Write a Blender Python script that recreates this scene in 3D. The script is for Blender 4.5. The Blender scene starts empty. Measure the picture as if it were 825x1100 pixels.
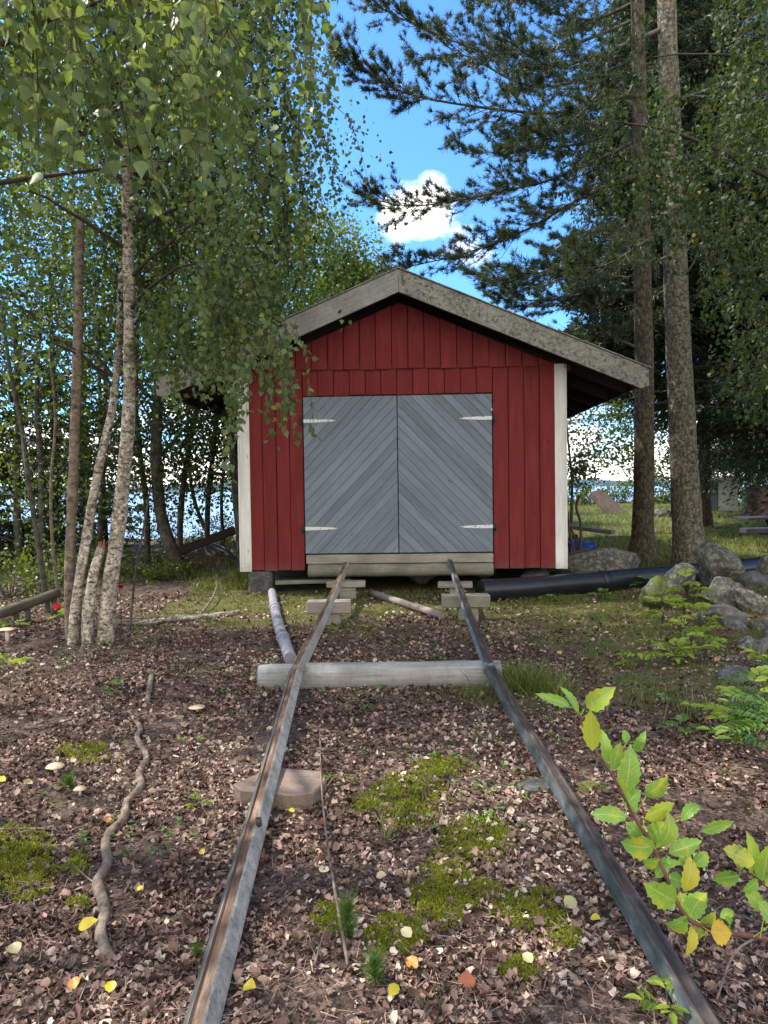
import bpy, math, random
import numpy as np
from mathutils import Vector, Matrix, noise
random.seed(7); RNG = np.random.default_rng(11)
C = bpy.context.scene.collection
R = math.radians
def V(*a): return Vector(a)

# ------------------------------------------------------------------ camera
F = 794.0                                  # focal length in photo pixels (825 x 1100)
CAM = V(0, 0, 1.53)
ROT = Matrix.Rotation(R(90 - 1.8), 3, 'X') @ Matrix.Rotation(R(-0.8), 3, 'Z')
cam_d = bpy.data.cameras.new('camera'); cam = bpy.data.objects.new('camera', cam_d); C.objects.link(cam)
cam.location = CAM; cam.rotation_euler = ROT.to_euler()
cam_d.sensor_fit = 'VERTICAL'; cam_d.sensor_height = 24; cam_d.lens = 24 * F / 1100
cam_d.clip_start = .05; cam_d.clip_end = 9000
bpy.context.scene.camera = cam
def ray(u, v):
    d = ROT @ V((u - 412.5) / F, -(v - 550) / F, -1)
    return d / d.y
def at(u, v, D): return CAM + ray(u, v) * D
def interp(x, xs, ys): return float(np.interp(x, xs, ys))
GR = ([-50, 2.5, 5.3, 9.7, 14, 20, 27, 33, 40, 55], [0, 0, .09, .19, .36, .60, .82, .80, 0, -2.6])
GL = ([-50, 2.5, 5.3, 9.7, 14, 19, 24, 32, 55], [0, 0, .10, .18, .30, .34, -.5, -2.6, -2.6])
def ghs(x, y):
    w = min(1, max(0, (x + 2) / 4.0)); w = w * w * (3 - 2 * w)
    return interp(y, *GL) * (1 - w) + interp(y, *GR) * w
def gh(x, y):
    n = noise.noise(V(x * .35, y * .35, 3.1)) * .05 + noise.noise(V(x * 1.3, y * 1.3, 7.7)) * .022
    return ghs(x, y) + n * min(1.0, max(.25, (y - 1) / 6))
def gp(u, v):
    d = ray(u, v); t = 1.0
    while t < 60:
        p = CAM + d * t
        if p.z <= gh(p.x, p.y): return p
        t += .02
    return CAM + d * 30
def ground_np(x, y):
    return np.array([gh(float(a), float(b)) for a, b in zip(x, y)])

# ------------------------------------------------------------------ objects
def tag(o, label=None, cat=None, group=None, kind=None):
    if label: o['label'] = label
    if cat: o['category'] = cat
    if group: o['group'] = group
    if kind: o['kind'] = kind
    return o
def empty(name, loc, label, cat, group=None, rz=0):
    o = bpy.data.objects.new(name, None); C.objects.link(o)
    o.location = loc; o.rotation_euler = (0, 0, rz); o.empty_display_size = .1
    return tag(o, label, cat, group)
def link(name, me, parent=None, mats=()):
    for m in mats: me.materials.append(m)
    o = bpy.data.objects.new(name, me); C.objects.link(o)
    if parent is not None:
        o.parent = parent
        if not parent.get('local'):
            # meshes are written in world coordinates: cancel the parent's placement
            M = Matrix.Translation(parent.location) @ parent.rotation_euler.to_matrix().to_4x4()
            o.matrix_parent_inverse = M.inverted() if parent.type == 'EMPTY' else Matrix.Identity(4)
    return o
class MB:
    """collects planks, tubes and faces; build() links them as ONE mesh"""
    def __init__(s): s.v = []; s.f = []; s.t = []; s.uv = []; s.mi = []; s.sm = []
    def face(s, idx, tint=.5, uv=None, mi=0, smooth=False):
        s.f.append(tuple(idx)); s.t.append(tint); s.mi.append(mi); s.sm.append(smooth)
        s.uv.extend(uv if uv else [(0, 0)] * len(idx))
    def prism(s, poly, o, ux, uy, un, th, tint=None, mi=0, du=None, dv=None):
        """poly: 2-D points in (ux,uy); extruded th along un. du,dv: grain direction in the plane"""
        tint = random.random() if tint is None else tint
        o = Vector(o); ux = Vector(ux); uy = Vector(uy); un = Vector(un)
        du = du or (1, 0); dv = (-du[1], du[0]); r0 = random.uniform(0, 50); r1 = random.uniform(0, 50)
        b = len(s.v); n = len(poly)
        for k in (0, 1):
            for p in poly: s.v.append(o + ux * p[0] + uy * p[1] + un * (th * k))
        def q(p, e=0): return (p[0] * du[0] + p[1] * du[1] + r0, p[0] * dv[0] + p[1] * dv[1] + r1 + e)
        s.face([b + i for i in range(n)][::-1], tint, [q(p) for p in poly][::-1], mi)
        s.face([b + n + i for i in range(n)], tint, [q(p) for p in poly], mi)
        for i in range(n):
            j = (i + 1) % n
            s.face([b + i, b + j, b + n + j, b + n + i], tint, [q(poly[i]), q(poly[j]), q(poly[j], th), q(poly[i], th)], mi)
    def plank(s, p0, p1, w, th, up=(0, 0, 1), tint=None, mi=0):
        """a board from p0 to p1 (centre line), w wide across, th thick along up (centred)"""
        p0 = Vector(p0); p1 = Vector(p1); L = (p1 - p0).length; ux = (p1 - p0) / L
        un = Vector(up); un = (un - ux * un.dot(ux)).normalized(); uy = un.cross(ux)
        s.prism([(0, -w / 2), (L, -w / 2), (L, w / 2), (0, w / 2)], p0 - un * th / 2, ux, uy, un, th, tint, mi)
    def box(s, lo, hi, tint=None, mi=0):
        lo = Vector(lo); hi = Vector(hi); d = hi - lo
        ax = sorted(range(3), key=lambda k: -d[k]); e = [V(1, 0, 0), V(0, 1, 0), V(0, 0, 1)]
        c = (lo + hi) / 2; a, b, t = ax
        s.plank(c - e[a] * d[a] / 2, c + e[a] * d[a] / 2, d[b], d[t], e[t], tint, mi)
    def tube(s, pts, rad, n=8, tint=.5, wob=0.0, caps=True, mi=0, capmi=None, seed=0, ref=None):
        pts = [Vector(p) for p in pts]; m = len(pts)
        if not hasattr(rad, '__len__'): rad = [rad] * m
        b = len(s.v); L = 0; ls = []
        t0 = (pts[1] - pts[0]).normalized()
        a = Vector(ref) if ref else (V(0, 0, 1) if abs(t0.z) < .8 else V(1, 0, 0))
        for i, p in enumerate(pts):
            t = (pts[min(i + 1, m - 1)] - pts[max(i - 1, 0)]).normalized()
            a = (a - t * a.dot(t)).normalized(); c = t.cross(a)
            if i: L += (p - pts[i - 1]).length
            ls.append(L)
            for k in range(n):
                th = 2 * math.pi * k / n; r = rad[i]
                d = a * math.cos(th) + c * math.sin(th)
                if wob: r *= 1 + wob * noise.noise(p * 3.1 + d * 1.4 + V(seed, seed * .7, 0)) + wob * .5 * noise.noise(p * 11 + d * 2.5 + V(seed, 0, 0))
                s.v.append(p + d * r)
        for i in range(m - 1):
            for k in range(n):
                k2 = (k + 1) % n; c0 = rad[0] * 6.28
                s.face([b + i * n + k, b + i * n + k2, b + (i + 1) * n + k2, b + (i + 1) * n + k], tint,
                       [(ls[i], k / n * c0), (ls[i], (k + 1) / n * c0), (ls[i + 1], (k + 1) / n * c0), (ls[i + 1], k / n * c0)], mi, n > 4)
        if caps:
            cm = mi if capmi is None else capmi
            s.face([b + k for k in range(n)][::-1], tint, None, cm); e = b + (m - 1) * n
            s.face([e + k for k in range(n)], tint, None, cm)
    def build(s, name, mats, parent=None, bevel=0):
        me = bpy.data.meshes.new(name); me.from_pydata([tuple(v) for v in s.v], [], s.f)
        at_ = me.attributes.new('tint', 'FLOAT', 'FACE'); at_.data.foreach_set('value', s.t)
        uvl = me.uv_layers.new(name='UVMap'); uvl.data.foreach_set('uv', [c for q in s.uv for c in q])
        me.polygons.foreach_set('material_index', s.mi); me.polygons.foreach_set('use_smooth', s.sm)
        me.update()
        o = link(name, me, parent, mats if isinstance(mats, (list, tuple)) else [mats])
        if bevel:
            bv = o.modifiers.new('bevel', 'BEVEL'); bv.width = bevel; bv.segments = 1; bv.limit_method = 'ANGLE'; bv.angle_limit = R(40)
        return o
def norm(a): return a / np.maximum(np.linalg.norm(a, axis=1, keepdims=True), 1e-9)
T_KITE = (np.array([[0, 0, 0], [.5, .38, .12], [0, 1, 0], [-.5, .38, .12]]), np.array([[0, 1, 2], [0, 2, 3]]))
T_OVAL = (np.array([[0, 0, 0], [.36, .2, .08], [.5, .45, .16], [.30, .78, .14], [0, 1, 0], [-.30, .78, .14], [-.5, .45, .16], [-.36, .2, .08], [0, .45, -.02]]),
          np.array([[0, 1, 8], [1, 2, 8], [2, 3, 8], [3, 4, 8], [4, 5, 8], [5, 6, 8], [6, 7, 8], [7, 0, 8]]))
T_BIRCH = (np.array([[0, 0, 0], [.34, .10, .05], [.5, .30, .14], [.26, .62, .10], [0, 1, -.12], [-.26, .62, .10], [-.5, .30, .14], [-.34, .10, .05], [0, .42, -.04]]), T_OVAL[1])
T_CRISP = (np.array([[0, 0, 0], [.42, .12, .35], [.35, .45, .05], [.48, .75, .4], [0, 1, .25], [-.30, .85, .05], [-.52, .5, .38], [-.28, .18, .12], [0.04, .5, -.12]]), T_OVAL[1])
T_BLADE = (np.array([[-.5, 0, 0], [.5, 0, 0], [0, 1, 0]]), np.array([[0, 1, 2]]))
T_GRASS = (np.array([[-.5, 0, 0], [.5, 0, 0], [.4, .5, .12], [-.4, .5, .12], [0, 1, .5]]), np.array([[0, 1, 2], [0, 2, 3], [3, 2, 4]]))
def leaf_arrays(P, D, Nn, size, wid, tmpl, curl=1.0):
    P = np.asarray(P, float); n = len(P)
    D = norm(np.asarray(D, float)); X = norm(np.cross(D, Nn)); Z = np.cross(X, D)
    size = np.broadcast_to(size, n).reshape(n, 1, 1); wid = np.broadcast_to(wid, n).reshape(n, 1, 1)
    curl = np.broadcast_to(curl, n).reshape(n, 1, 1)
    T, tr = tmpl; T = T[None]
    W = P[:, None, :] + X[:, None, :] * T[..., 0:1] * size * wid + D[:, None, :] * T[..., 1:2] * size + Z[:, None, :] * T[..., 2:3] * size * curl
    k = T.shape[1]
    faces = (tr[None] + (np.arange(n) * k)[:, None, None]).reshape(-1, 3)
    return W.reshape(-1, 3), faces, k
def leaves(name, P, D, Nn, size, wid, tmpl, mat, parent=None, tint=None, curl=1.0, smooth=False):
    W, faces, k = leaf_arrays(P, D, Nn, size, wid, tmpl, curl); n = len(P)
    tint = RNG.random(n) if tint is None else np.asarray(tint)
    me = bpy.data.meshes.new(name)
    me.vertices.add(len(W)); me.vertices.foreach_set('co', W.ravel().astype(np.float32))
    me.loops.add(faces.size); me.loops.foreach_set('vertex_index', faces.ravel().astype(np.int32))
    me.polygons.add(len(faces)); me.polygons.foreach_set('loop_start', np.arange(0, faces.size, 3, dtype=np.int32))
    try: me.polygons.foreach_set('loop_total', np.full(len(faces), 3, dtype=np.int32))
    except Exception: pass
    me.update(calc_edges=True)
    a = me.attributes.new('tint', 'FLOAT', 'POINT'); a.data.foreach_set('value', np.repeat(tint, k).astype(np.float32))
    me.validate()
    return link(name, me, parent, [mat])
def rnd_dirs(n): return norm(RNG.normal(size=(n, 3)))
def smooth_path(pts, seg=5):
    pts = [Vector(p) for p in pts]; out = []
    for i in range(len(pts) - 1):
        p0 = pts[max(i - 1, 0)]; p1 = pts[i]; p2 = pts[i + 1]; p3 = pts[min(i + 2, len(pts) - 1)]
        for k in range(seg):
            t = k / seg
            out.append(.5 * ((2 * p1) + (p2 - p0) * t + (2 * p0 - 5 * p1 + 4 * p2 - p3) * t * t + (3 * p1 - p0 - 3 * p2 + p3) * t ** 3))
    out.append(pts[-1]); return out
def lerp_r(ra, n):
    xs = np.linspace(0, 1, len(ra)); return [float(np.interp(k / (n - 1), xs, ra)) for k in range(n)]
def inpoly(u, v, poly):
    c = False; j = len(poly) - 1
    for i in range(len(poly)):
        if (poly[i][1] > v) != (poly[j][1] > v) and u < (poly[j][0] - poly[i][0]) * (v - poly[i][1]) / (poly[j][1] - poly[i][1]) + poly[i][0]: c = not c
        j = i
    return c
def clip(poly, a, b, c):
    """keep a*x+b*y<=c"""
    out = []
    for i in range(len(poly)):
        p, q = poly[i], poly[(i + 1) % len(poly)]; dp = a * p[0] + b * p[1] - c; dq = a * q[0] + b * q[1] - c
        if dp <= 0: out.append(p)
        if dp * dq < 0: t = dp / (dp - dq); out.append((p[0] + (q[0] - p[0]) * t, p[1] + (q[1] - p[1]) * t))
    return out
def rock(name, c, size, seed, mat, parent=None, rz=0, cuts=5, sub=4, rough=.25, tilt=(0, 0)):
    import bmesh
    bm = bmesh.new(); bmesh.ops.create_icosphere(bm, subdivisions=sub, radius=1)
    rs = random.Random(seed); planes = []
    for k in range(cuts):
        d = V(rs.gauss(0, 1), rs.gauss(0, 1), rs.gauss(0, .8)).normalized(); planes.append((d, rs.uniform(.55, .85)))
    M = Matrix.Rotation(rz, 3, 'Z') @ Matrix.Rotation(tilt[0], 3, 'X') @ Matrix.Rotation(tilt[1], 3, 'Y')
    s = V(*size)
    for v in bm.verts:
        p = v.co.copy()
        for d, h in planes:
            e = p.dot(d) - h
            if e > 0: p -= d * e * .93
        o = V(seed * 3.7, seed * 1.3, 0)
        n = noise.fractal(p * 1.6 + o, 1.0, 2.0, 5) * rough + noise.noise(p * 7 + o) * .03
        p = p * (1 + n)
        v.co = M @ V(p.x * s.x, p.y * s.y, p.z * s.z) + Vector(c)
    me = bpy.data.meshes.new(name); bm.to_mesh(me); bm.free()
    me.polygons.foreach_set('use_smooth', [True] * len(me.polygons))
    return link(name, me, parent, [mat])

# ------------------------------------------------------------------ materials
class NT:
    def __init__(s, name):
        s.m = bpy.data.materials.new(name); s.m.use_nodes = True; s.t = s.m.node_tree
        s.p = s.t.nodes['Principled BSDF']; s.out = s.t.nodes['Material Output']
    def n(s, ty, **kw):
        n = s.t.nodes.new(ty)
        for k, v in kw.items():
            if k in n.inputs and not hasattr(n, k): s.set(n.inputs[k], v)
            else: setattr(n, k, v)
        return n
    def set(s, i, v):
        if hasattr(v, 'is_output') or isinstance(v, bpy.types.NodeSocket): s.t.links.new(v, i)
        else: i.default_value = (*v, 1) if isinstance(v, tuple) and len(v) == 3 and i.type == 'RGBA' else v
    def co(s, kind='Object'): return s.n('ShaderNodeTexCoord').outputs[kind]
    def pos(s): return s.n('ShaderNodeNewGeometry').outputs['Position']
    def map(s, vec, scale=(1, 1, 1), loc=(0, 0, 0)):
        n = s.n('ShaderNodeMapping'); s.set(n.inputs[0], vec); n.inputs['Scale'].default_value = scale; n.inputs['Location'].default_value = loc; return n.outputs[0]
    def noise(s, vec, scale, detail=4, rough=.55, dist=0):
        n = s.n('ShaderNodeTexNoise'); s.set(n.inputs['Vector'], vec)
        n.inputs['Scale'].default_value = scale; n.inputs['Detail'].default_value = detail; n.inputs['Roughness'].default_value = rough; n.inputs['Distortion'].default_value = dist
        return n.outputs['Fac']
    def voro(s, vec, scale, out='Distance', feature='F1'):
        n = s.n('ShaderNodeTexVoronoi'); n.feature = feature; s.set(n.inputs['Vector'], vec); n.inputs['Scale'].default_value = scale; return n.outputs[out]
    def ramp(s, fac, stops):
        n = s.n('ShaderNodeValToRGB'); s.set(n.inputs[0], fac); e = n.color_ramp.elements
        while len(e) < len(stops): e.new(.5)
        for k, (p, c) in enumerate(stops):
            e[k].position = p; e[k].color = (*c, 1) if isinstance(c, tuple) else (c, c, c, 1)
        return n.outputs[0]
    def mix(s, f, a, b, mode='MIX'):
        n = s.n('ShaderNodeMix'); n.data_type = 'RGBA'; n.blend_type = mode
        s.set(n.inputs[0], f); s.set(n.inputs[6], a); s.set(n.inputs[7], b); return n.outputs[2]
    def math(s, op, a, b=0.0, clampv=False):
        n = s.n('ShaderNodeMath'); n.operation = op; n.use_clamp = clampv; s.set(n.inputs[0], a); s.set(n.inputs[1], b); return n.outputs[0]
    def attr(s, nm='tint'):
        n = s.n('ShaderNodeAttribute'); n.attribute_name = nm; return n.outputs['Fac']
    def sep(s, v):
        n = s.n('ShaderNodeSeparateXYZ'); s.set(n.inputs[0], v); return n.outputs
    def bump(s, h, strength=.3, dist=.01):
        n = s.n('ShaderNodeBump'); s.set(n.inputs['Height'], h); n.inputs['Strength'].default_value = strength; n.inputs['Distance'].default_value = dist
        s.t.links.new(n.outputs[0], s.p.inputs['Normal'])
    def fin(s, col, rough=.8, spec=.3, metal=0):
        s.set(s.p.inputs['Base Color'], col); s.set(s.p.inputs['Roughness'], rough)
        s.p.inputs['Specular IOR Level'].default_value = spec; s.set(s.p.inputs['Metallic'], metal); return s.m
def paint_wood(name, c, worn=(.3, .25, .22), wear=.15, var=.25, spec=.25, rough=.7):
    s = NT(name); uv = s.co('UV'); g = s.noise(s.map(uv, (3, 55, 1)), 1, 5, .6); g2 = s.noise(s.map(uv, (.8, 14, 1)), 1, 3)
    big = s.noise(s.pos(), 1.3, 4); d = tuple(x * (1 - var) for x in c); l = tuple(min(1, x * (1 + var)) for x in c)
    col = s.mix(s.attr(), d, l)
    col = s.mix(s.ramp(g, [(.3, .0), (.75, .6)]), col, tuple(x * .6 for x in c))
    col = s.mix(s.math('MULTIPLY', s.ramp(big, [(.35, 0.0), (.7, 1.0)]), .35), col, tuple(x * .72 for x in c))
    st = s.noise(s.map(uv, (1.2, 9, 1), (2, 8, 0)), 1, 5, .65); col = s.mix(s.math('MULTIPLY', s.ramp(st, [(.45, 0.0), (.68, 1.0)]), .45), col, tuple(min(1, x * 1.35 + .012) for x in c))
    kn = s.voro(s.map(uv, (2.2, 7.5, 1)), 1); col = s.mix(s.ramp(kn, [(.05, .75), (.085, 0.0)]), col, tuple(x * .35 for x in c))
    dirt = s.noise(s.map(uv, (2.5, 25, 1), (9, 3, 0)), 1, 6, .7)
    col = s.mix(s.math('MULTIPLY', s.ramp(dirt, [(.66, 0.0), (.72, 1.0)]), wear * 4), col, worn)
    zz = s.sep(s.pos())[2]; spl = s.math('ADD', s.math('MULTIPLY', s.math('SUBTRACT', .95, zz), 1.6), s.math('SUBTRACT', s.noise(s.pos(), 9, 6, .75), .95))
    col = s.mix(s.math('MULTIPLY', s.ramp(spl, [(.12, 0.0), (.5, 1.0)]), .5), col, (.13, .10, .08))
    s.bump(s.math('ADD', g, g2), .45, .003); return s.fin(col, rough, spec)
def grey_wood(name, dark, light, lichen=0.0, green=0.0):
    s = NT(name); uv = s.co('UV'); g = s.noise(s.map(uv, (2.0, 60, 1)), 1, 6, .65); w = s.noise(s.pos(), 2.5, 4)
    col = s.ramp(g, [(.3, dark), (.5, tuple((a + b) / 2 for a, b in zip(dark, light))), (.7, light)])
    col = s.mix(s.math('MULTIPLY', s.ramp(w, [(.4, 0.0), (.65, 1.0)]), .5), col, tuple(x * .55 for x in dark))
    col = s.mix(s.math('MULTIPLY', s.attr(), .35), col, tuple(x * .6 for x in light))
    if lichen:
        l = s.noise(s.pos(), 28, 5, .7); col = s.mix(s.math('MULTIPLY', s.ramp(l, [(.48, 0.0), (.6, 1.0)]), lichen), col, (.30, .31, .25))
        l2 = s.noise(s.pos(), 17, 6, .75); col = s.mix(s.math('MULTIPLY', s.ramp(l2, [(.52, 0.0), (.6, 1.0)]), lichen), col, (.055, .058, .05))
    if green:
        l = s.noise(s.pos(), 4, 5, .7); col = s.mix(s.math('MULTIPLY', s.ramp(l, [(.45, 0.0), (.65, 1.0)]), green), col, (.10, .12, .06))
    ck = s.noise(s.map(uv, (.7, 22, 1), (5, 5, 0)), 1, 3, .5)
    s.bump(s.math('ADD', g, s.ramp(ck, [(.35, 0.0), (.42, 1.0)])), .5, .004); return s.fin(col, .85, .2)
def leaf_mat(name, stops, trans=.35, rough=.45, spec=.4):
    s = NT(name); col = s.ramp(s.attr(), stops)
    n = s.noise(s.pos(), 60, 3); col = s.mix(s.math('MULTIPLY', n, .25), col, (.02, .035, .01))
    s.fin(col, rough, spec)
    tr = s.n('ShaderNodeBsdfTranslucent'); s.set(tr.inputs[0], s.mix(.55, col, (1.0, 1.0, .15), 'MULTIPLY') if False else s.mix(.6, col, (.26, .34, .02)))
    ms = s.n('ShaderNodeMixShader'); ms.inputs[0].default_value = trans
    s.t.links.new(s.p.outputs[0], ms.inputs[1]); s.t.links.new(tr.outputs[0], ms.inputs[2]); s.t.links.new(ms.outputs[0], s.out.inputs[0])
    return s.m
def bark(name, kind):
    s = NT(name); p = s.pos(); uv = s.co('UV')
    if kind == 'birch':
        a = s.noise(s.map(p, (16, 16, 40)), 1, 5, .7); b = s.noise(s.map(p, (3, 3, 3)), 1, 4)
        col = s.ramp(b, [(.3, (.30, .24, .18)), (.7, (.58, .50, .41))])
        col = s.mix(s.ramp(a, [(.42, 1.0), (.5, 0.0)]), col, (.06, .05, .042))
        c = s.noise(s.map(p, (14, 14, 60), (3, 1, 2)), 1, 3, .6); col = s.mix(s.math('MULTIPLY', s.ramp(c, [(.36, 1.0), (.42, 0.0)]), .8), col, (.16, .12, .09))
        e_ = s.noise(p, 34, 6, .75); col = s.mix(s.math('MULTIPLY', s.ramp(e_, [(.5, 0.0), (.6, 1.0)]), .75), col, (.11, .09, .07)); e2 = s.noise(s.map(p, (1, 1, 1), (7, 2, 5)), 24, 5, .7); col = s.mix(s.math('MULTIPLY', s.ramp(e2, [(.52, 0.0), (.6, 1.0)]), .7), col, (.74, .70, .62))
        e3 = s.noise(s.map(p, (1, 1, 1), (2, 9, 5)), 5, 4, .6); col = s.mix(s.math('MULTIPLY', s.ramp(e3, [(.48, 0.0), (.6, 1.0)]), .4), col, (.10, .09, .05))
        s.bump(s.math('ADD', a, e_), .7, .012)
    elif kind == 'snag':
        a = s.noise(s.map(p, (14, 14, 20)), 1, 6, .7); b = s.noise(s.map(p, (2, 2, 2)), 1, 4)
        col = s.ramp(a, [(.35, (.06, .042, .03)), (.5, (.19, .145, .11)), (.68, (.32, .26, .20))])
        col = s.mix(s.ramp(b, [(.5, 0.0), (.62, .6)]), col, (.18, .12, .09)); s.bump(a, .6, .015)
    elif kind == 'grey':
        a = s.noise(s.map(p, (10, 10, 8)), 1, 6, .7); col = s.ramp(a, [(.35, (.03, .027, .022)), (.65, (.13, .12, .10))]); s.bump(a, .6, .015)
    else:
        a = s.noise(s.map(p, (16, 16, 7)), 1, 6, .7); vv = s.voro(s.map(p, (22, 22, 11)), 1)
        l = s.noise(p, 24, 5, .75)
        d, lt = ((.03, .024, .018), (.11, .08, .058)) if kind == 'spruce' else (((.035, .028, .02), (.13, .10, .07)) if kind == 'pine' else ((.05, .043, .032), (.17, .14, .10)))  # pine tones set darker: the trunk's shadow is put into its colour
        col = s.ramp(a, [(.3, d), (.65, lt)])
        col = s.mix(s.math('MULTIPLY', s.ramp(vv, [(.35, 0.0), (.6, 1.0)]), .6), col, tuple(x * .4 for x in d))
        am = .6 if kind == 'lichen' else .15
        col = s.mix(s.math('MULTIPLY', s.ramp(l, [(.5, 0.0), (.57, 1.0)]), am), col, (.27, .27, .21))
        l3 = s.noise(p, 9, 4, .6); col = s.mix(s.math('MULTIPLY', s.ramp(l3, [(.5, 0.0), (.7, 1.0)]), .35), col, (.15, .15, .07))
        s.bump(s.math('SUBTRACT', a, vv), .8, .02)
    return s.fin(col, .9, .15)
def stone(name, dark, light, lichen, lcol=(.42, .42, .36), moss=0.0):
    s = NT(name); p = s.pos(); a = s.noise(p, 5, 6, .65); f = s.noise(p, 45, 4, .7)
    col = s.ramp(a, [(.3, dark), (.7, light)]); col = s.mix(s.math('MULTIPLY', f, .5), col, tuple(x * .4 for x in dark))
    l = s.noise(p, 17, 8, .8); col = s.mix(s.math('MULTIPLY', s.ramp(l, [(.5, 0.0), (.55, 1.0)]), lichen), col, lcol)
    l2 = s.noise(s.map(p, (1, 1, 1), (4, 7, 1)), 26, 5, .7); col = s.mix(s.math('MULTIPLY', s.ramp(l2, [(.55, 0.0), (.6, 1.0)]), lichen * .7), col, (.05, .05, .045))
    if moss:
        m = s.noise(s.map(p, (1, 1, 1), (1, 2, 7)), 3.5, 4, .6); col = s.mix(s.math('MULTIPLY', s.ramp(m, [(.46, 0.0), (.56, 1.0)]), moss), col, (.10, .13, .02))
    s.bump(s.math('ADD', a, s.math('MULTIPLY', f, .5)), .7, .02); return s.fin(col, .9, .2)
def plain(name, c, rough=.6, metal=0, spec=.4, var=.3, sc=12):
    s = NT(name); a = s.noise(s.pos(), sc, 5, .65)
    col = s.mix(s.ramp(a, [(.35, 0.0), (.7, 1.0)]), tuple(x * (1 - var) for x in c), tuple(min(1, x * (1 + var)) for x in c))
    s.bump(a, .15, .004); return s.fin(col, rough, spec, metal)

# ------------------------------------------------------------------ light and sky
SUN = V(-.62, .14, .80).normalized()
sd = bpy.data.lights.new('sun', 'SUN'); so = bpy.data.objects.new('sun', sd); C.objects.link(so)
sd.energy = 4.2; sd.angle = R(.8); sd.color = (1, .94, .84)
so.rotation_euler = SUN.to_track_quat('Z', 'Y').to_euler()
wd = bpy.data.worlds.new('World'); bpy.context.scene.world = wd; wd.use_nodes = True
def sky():
    t = wd.node_tree; bg = t.nodes['Background']; L = t.links.new
    sk = t.nodes.new('ShaderNodeTexSky'); sk.sky_type = 'NISHITA'; sk.sun_disc = False
    sk.sun_elevation = math.asin(SUN.z); sk.sun_rotation = math.atan2(SUN.x, SUN.y); sk.air_density = 1.0; sk.dust_density = .6; sk.ozone_density = 2.2
    bg.inputs[1].default_value = .15
    tc = t.nodes.new('ShaderNodeTexCoord'); nz = t.nodes.new('ShaderNodeTexNoise'); mp = t.nodes.new('ShaderNodeMapping')
    L(tc.outputs['Generated'], mp.inputs[0]); mp.inputs['Scale'].default_value = (1, 1, 2.2); L(mp.outputs[0], nz.inputs['Vector'])
    nz.inputs['Scale'].default_value = 8; nz.inputs['Detail'].default_value = 8; nz.inputs['Roughness'].default_value = .6
    sx = t.nodes.new('ShaderNodeSeparateXYZ'); L(tc.outputs['Generated'], sx.inputs[0])
    def m(op, a, b=0.0, cl=False):
        n = t.nodes.new('ShaderNodeMath'); n.operation = op; n.use_clamp = cl
        for i, q in ((0, a), (1, b)):
            if isinstance(q, float) or isinstance(q, int): n.inputs[i].default_value = q
            else: L(q, n.inputs[i])
        return n.outputs[0]
    def blob(u, v, k, amp):
        d = ray(u, v).normalized(); n = t.nodes.new('ShaderNodeVectorMath'); n.operation = 'DISTANCE'
        L(tc.outputs['Generated'], n.inputs[0]); n.inputs[1].default_value = d
        return m('MULTIPLY', m('SUBTRACT', 1.0, m('MULTIPLY', n.outputs['Value'], k), True), amp)
    f = m('ADD', nz.outputs['Fac'], -.70); f = m('ADD', f, m('MULTIPLY', m('MULTIPLY', sx.outputs['Y'], -1.0, True), 1.1))  # unseen cloud cover behind the camera, added for neutral fill light
    low = m('MULTIPLY', m('SUBTRACT', .17, sx.outputs['Z'], True), 3.2)
    f = m('ADD', f, low)
    for b in ((447, 212, 18, .36), (468, 216, 20, .27), (412, 220, 20, .34), (500, 276, 16, .33), (432, 256, 16, .30)):
        f = m('ADD', f, blob(*b))
    f = m('MULTIPLY', f, 4.5, True)
    hz = t.nodes.new('ShaderNodeMix'); hz.data_type = 'RGBA'; L(sk.outputs[0], hz.inputs[6]); hz.inputs[7].default_value = (.44, .77, 1.10, 1); hz.blend_type = 'MULTIPLY'; hz.inputs[0].default_value = 1
    mx = t.nodes.new('ShaderNodeMix'); mx.data_type = 'RGBA'; L(f, mx.inputs[0]); L(hz.outputs[2], mx.inputs[6]); mx.inputs[7].default_value = (7.0, 6.7, 6.3, 1)
    L(mx.outputs[2], bg.inputs[0])
sky()
sc = bpy.context.scene
sc.view_settings.view_transform = 'Standard'; sc.view_settings.look = 'None'; sc.view_settings.gamma = 1; sc.view_settings.exposure = 1.2
sc.cycles.max_bounces = 6; sc.cycles.transparent_max_bounces = 4; sc.cycles.use_denoising = True

# ------------------------------------------------------------------ ground
def gm(x, y):
    """how grassy the ground is, 0 litter .. 1 grass"""
    n = noise.noise(V(x * 1.1, y * 1.1, 0)) * .6 + noise.noise(V(x * 3.3, y * 3.3, 4)) * .5 + noise.noise(V(x * 8, y * 8, 4)) * .25
    g = 0
    if y > 9.3: g = max(g, min(1, (y - 9.3) / 2) * (1 if x > 1 else .45))
    if 6.6 < y < 11: g = max(g, .72 * min(1, (y - 6.6) / 1.6) * (1 if x > -2.6 else .3))
    if x > 1.1: g = max(g, .62 * min(1, (x - 1.1) / .6) * min(1, max(0, (y - 4.2) / .8)))
    g = max(g, .75 * math.exp(-((x - 1.0) ** 2 + (y - 4.9) ** 2) / .12))
    return max(0.0, min(1.0, g + n * (.75 if g > .05 else .35) - (.1 if g < .05 else 0)))
def grid_axis(parts):
    out = []
    for a, b, st in parts: out += list(np.arange(a, b, st))
    return np.array(out + [parts[-1][1]])
xs = grid_axis([(-70, -12, 2.5), (-12, -4, .35), (-4, 5, .09), (5, 16, .4), (16, 80, 3)])
ys = grid_axis([(-12, 0, .6), (0, 10.5, .08), (10.5, 30, .3), (30, 56, 1)])
gv = []; gt = []
for y in ys:
    for x in xs: gv.append((x, y, gh(x, y))); gt.append(gm(x, y))
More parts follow.
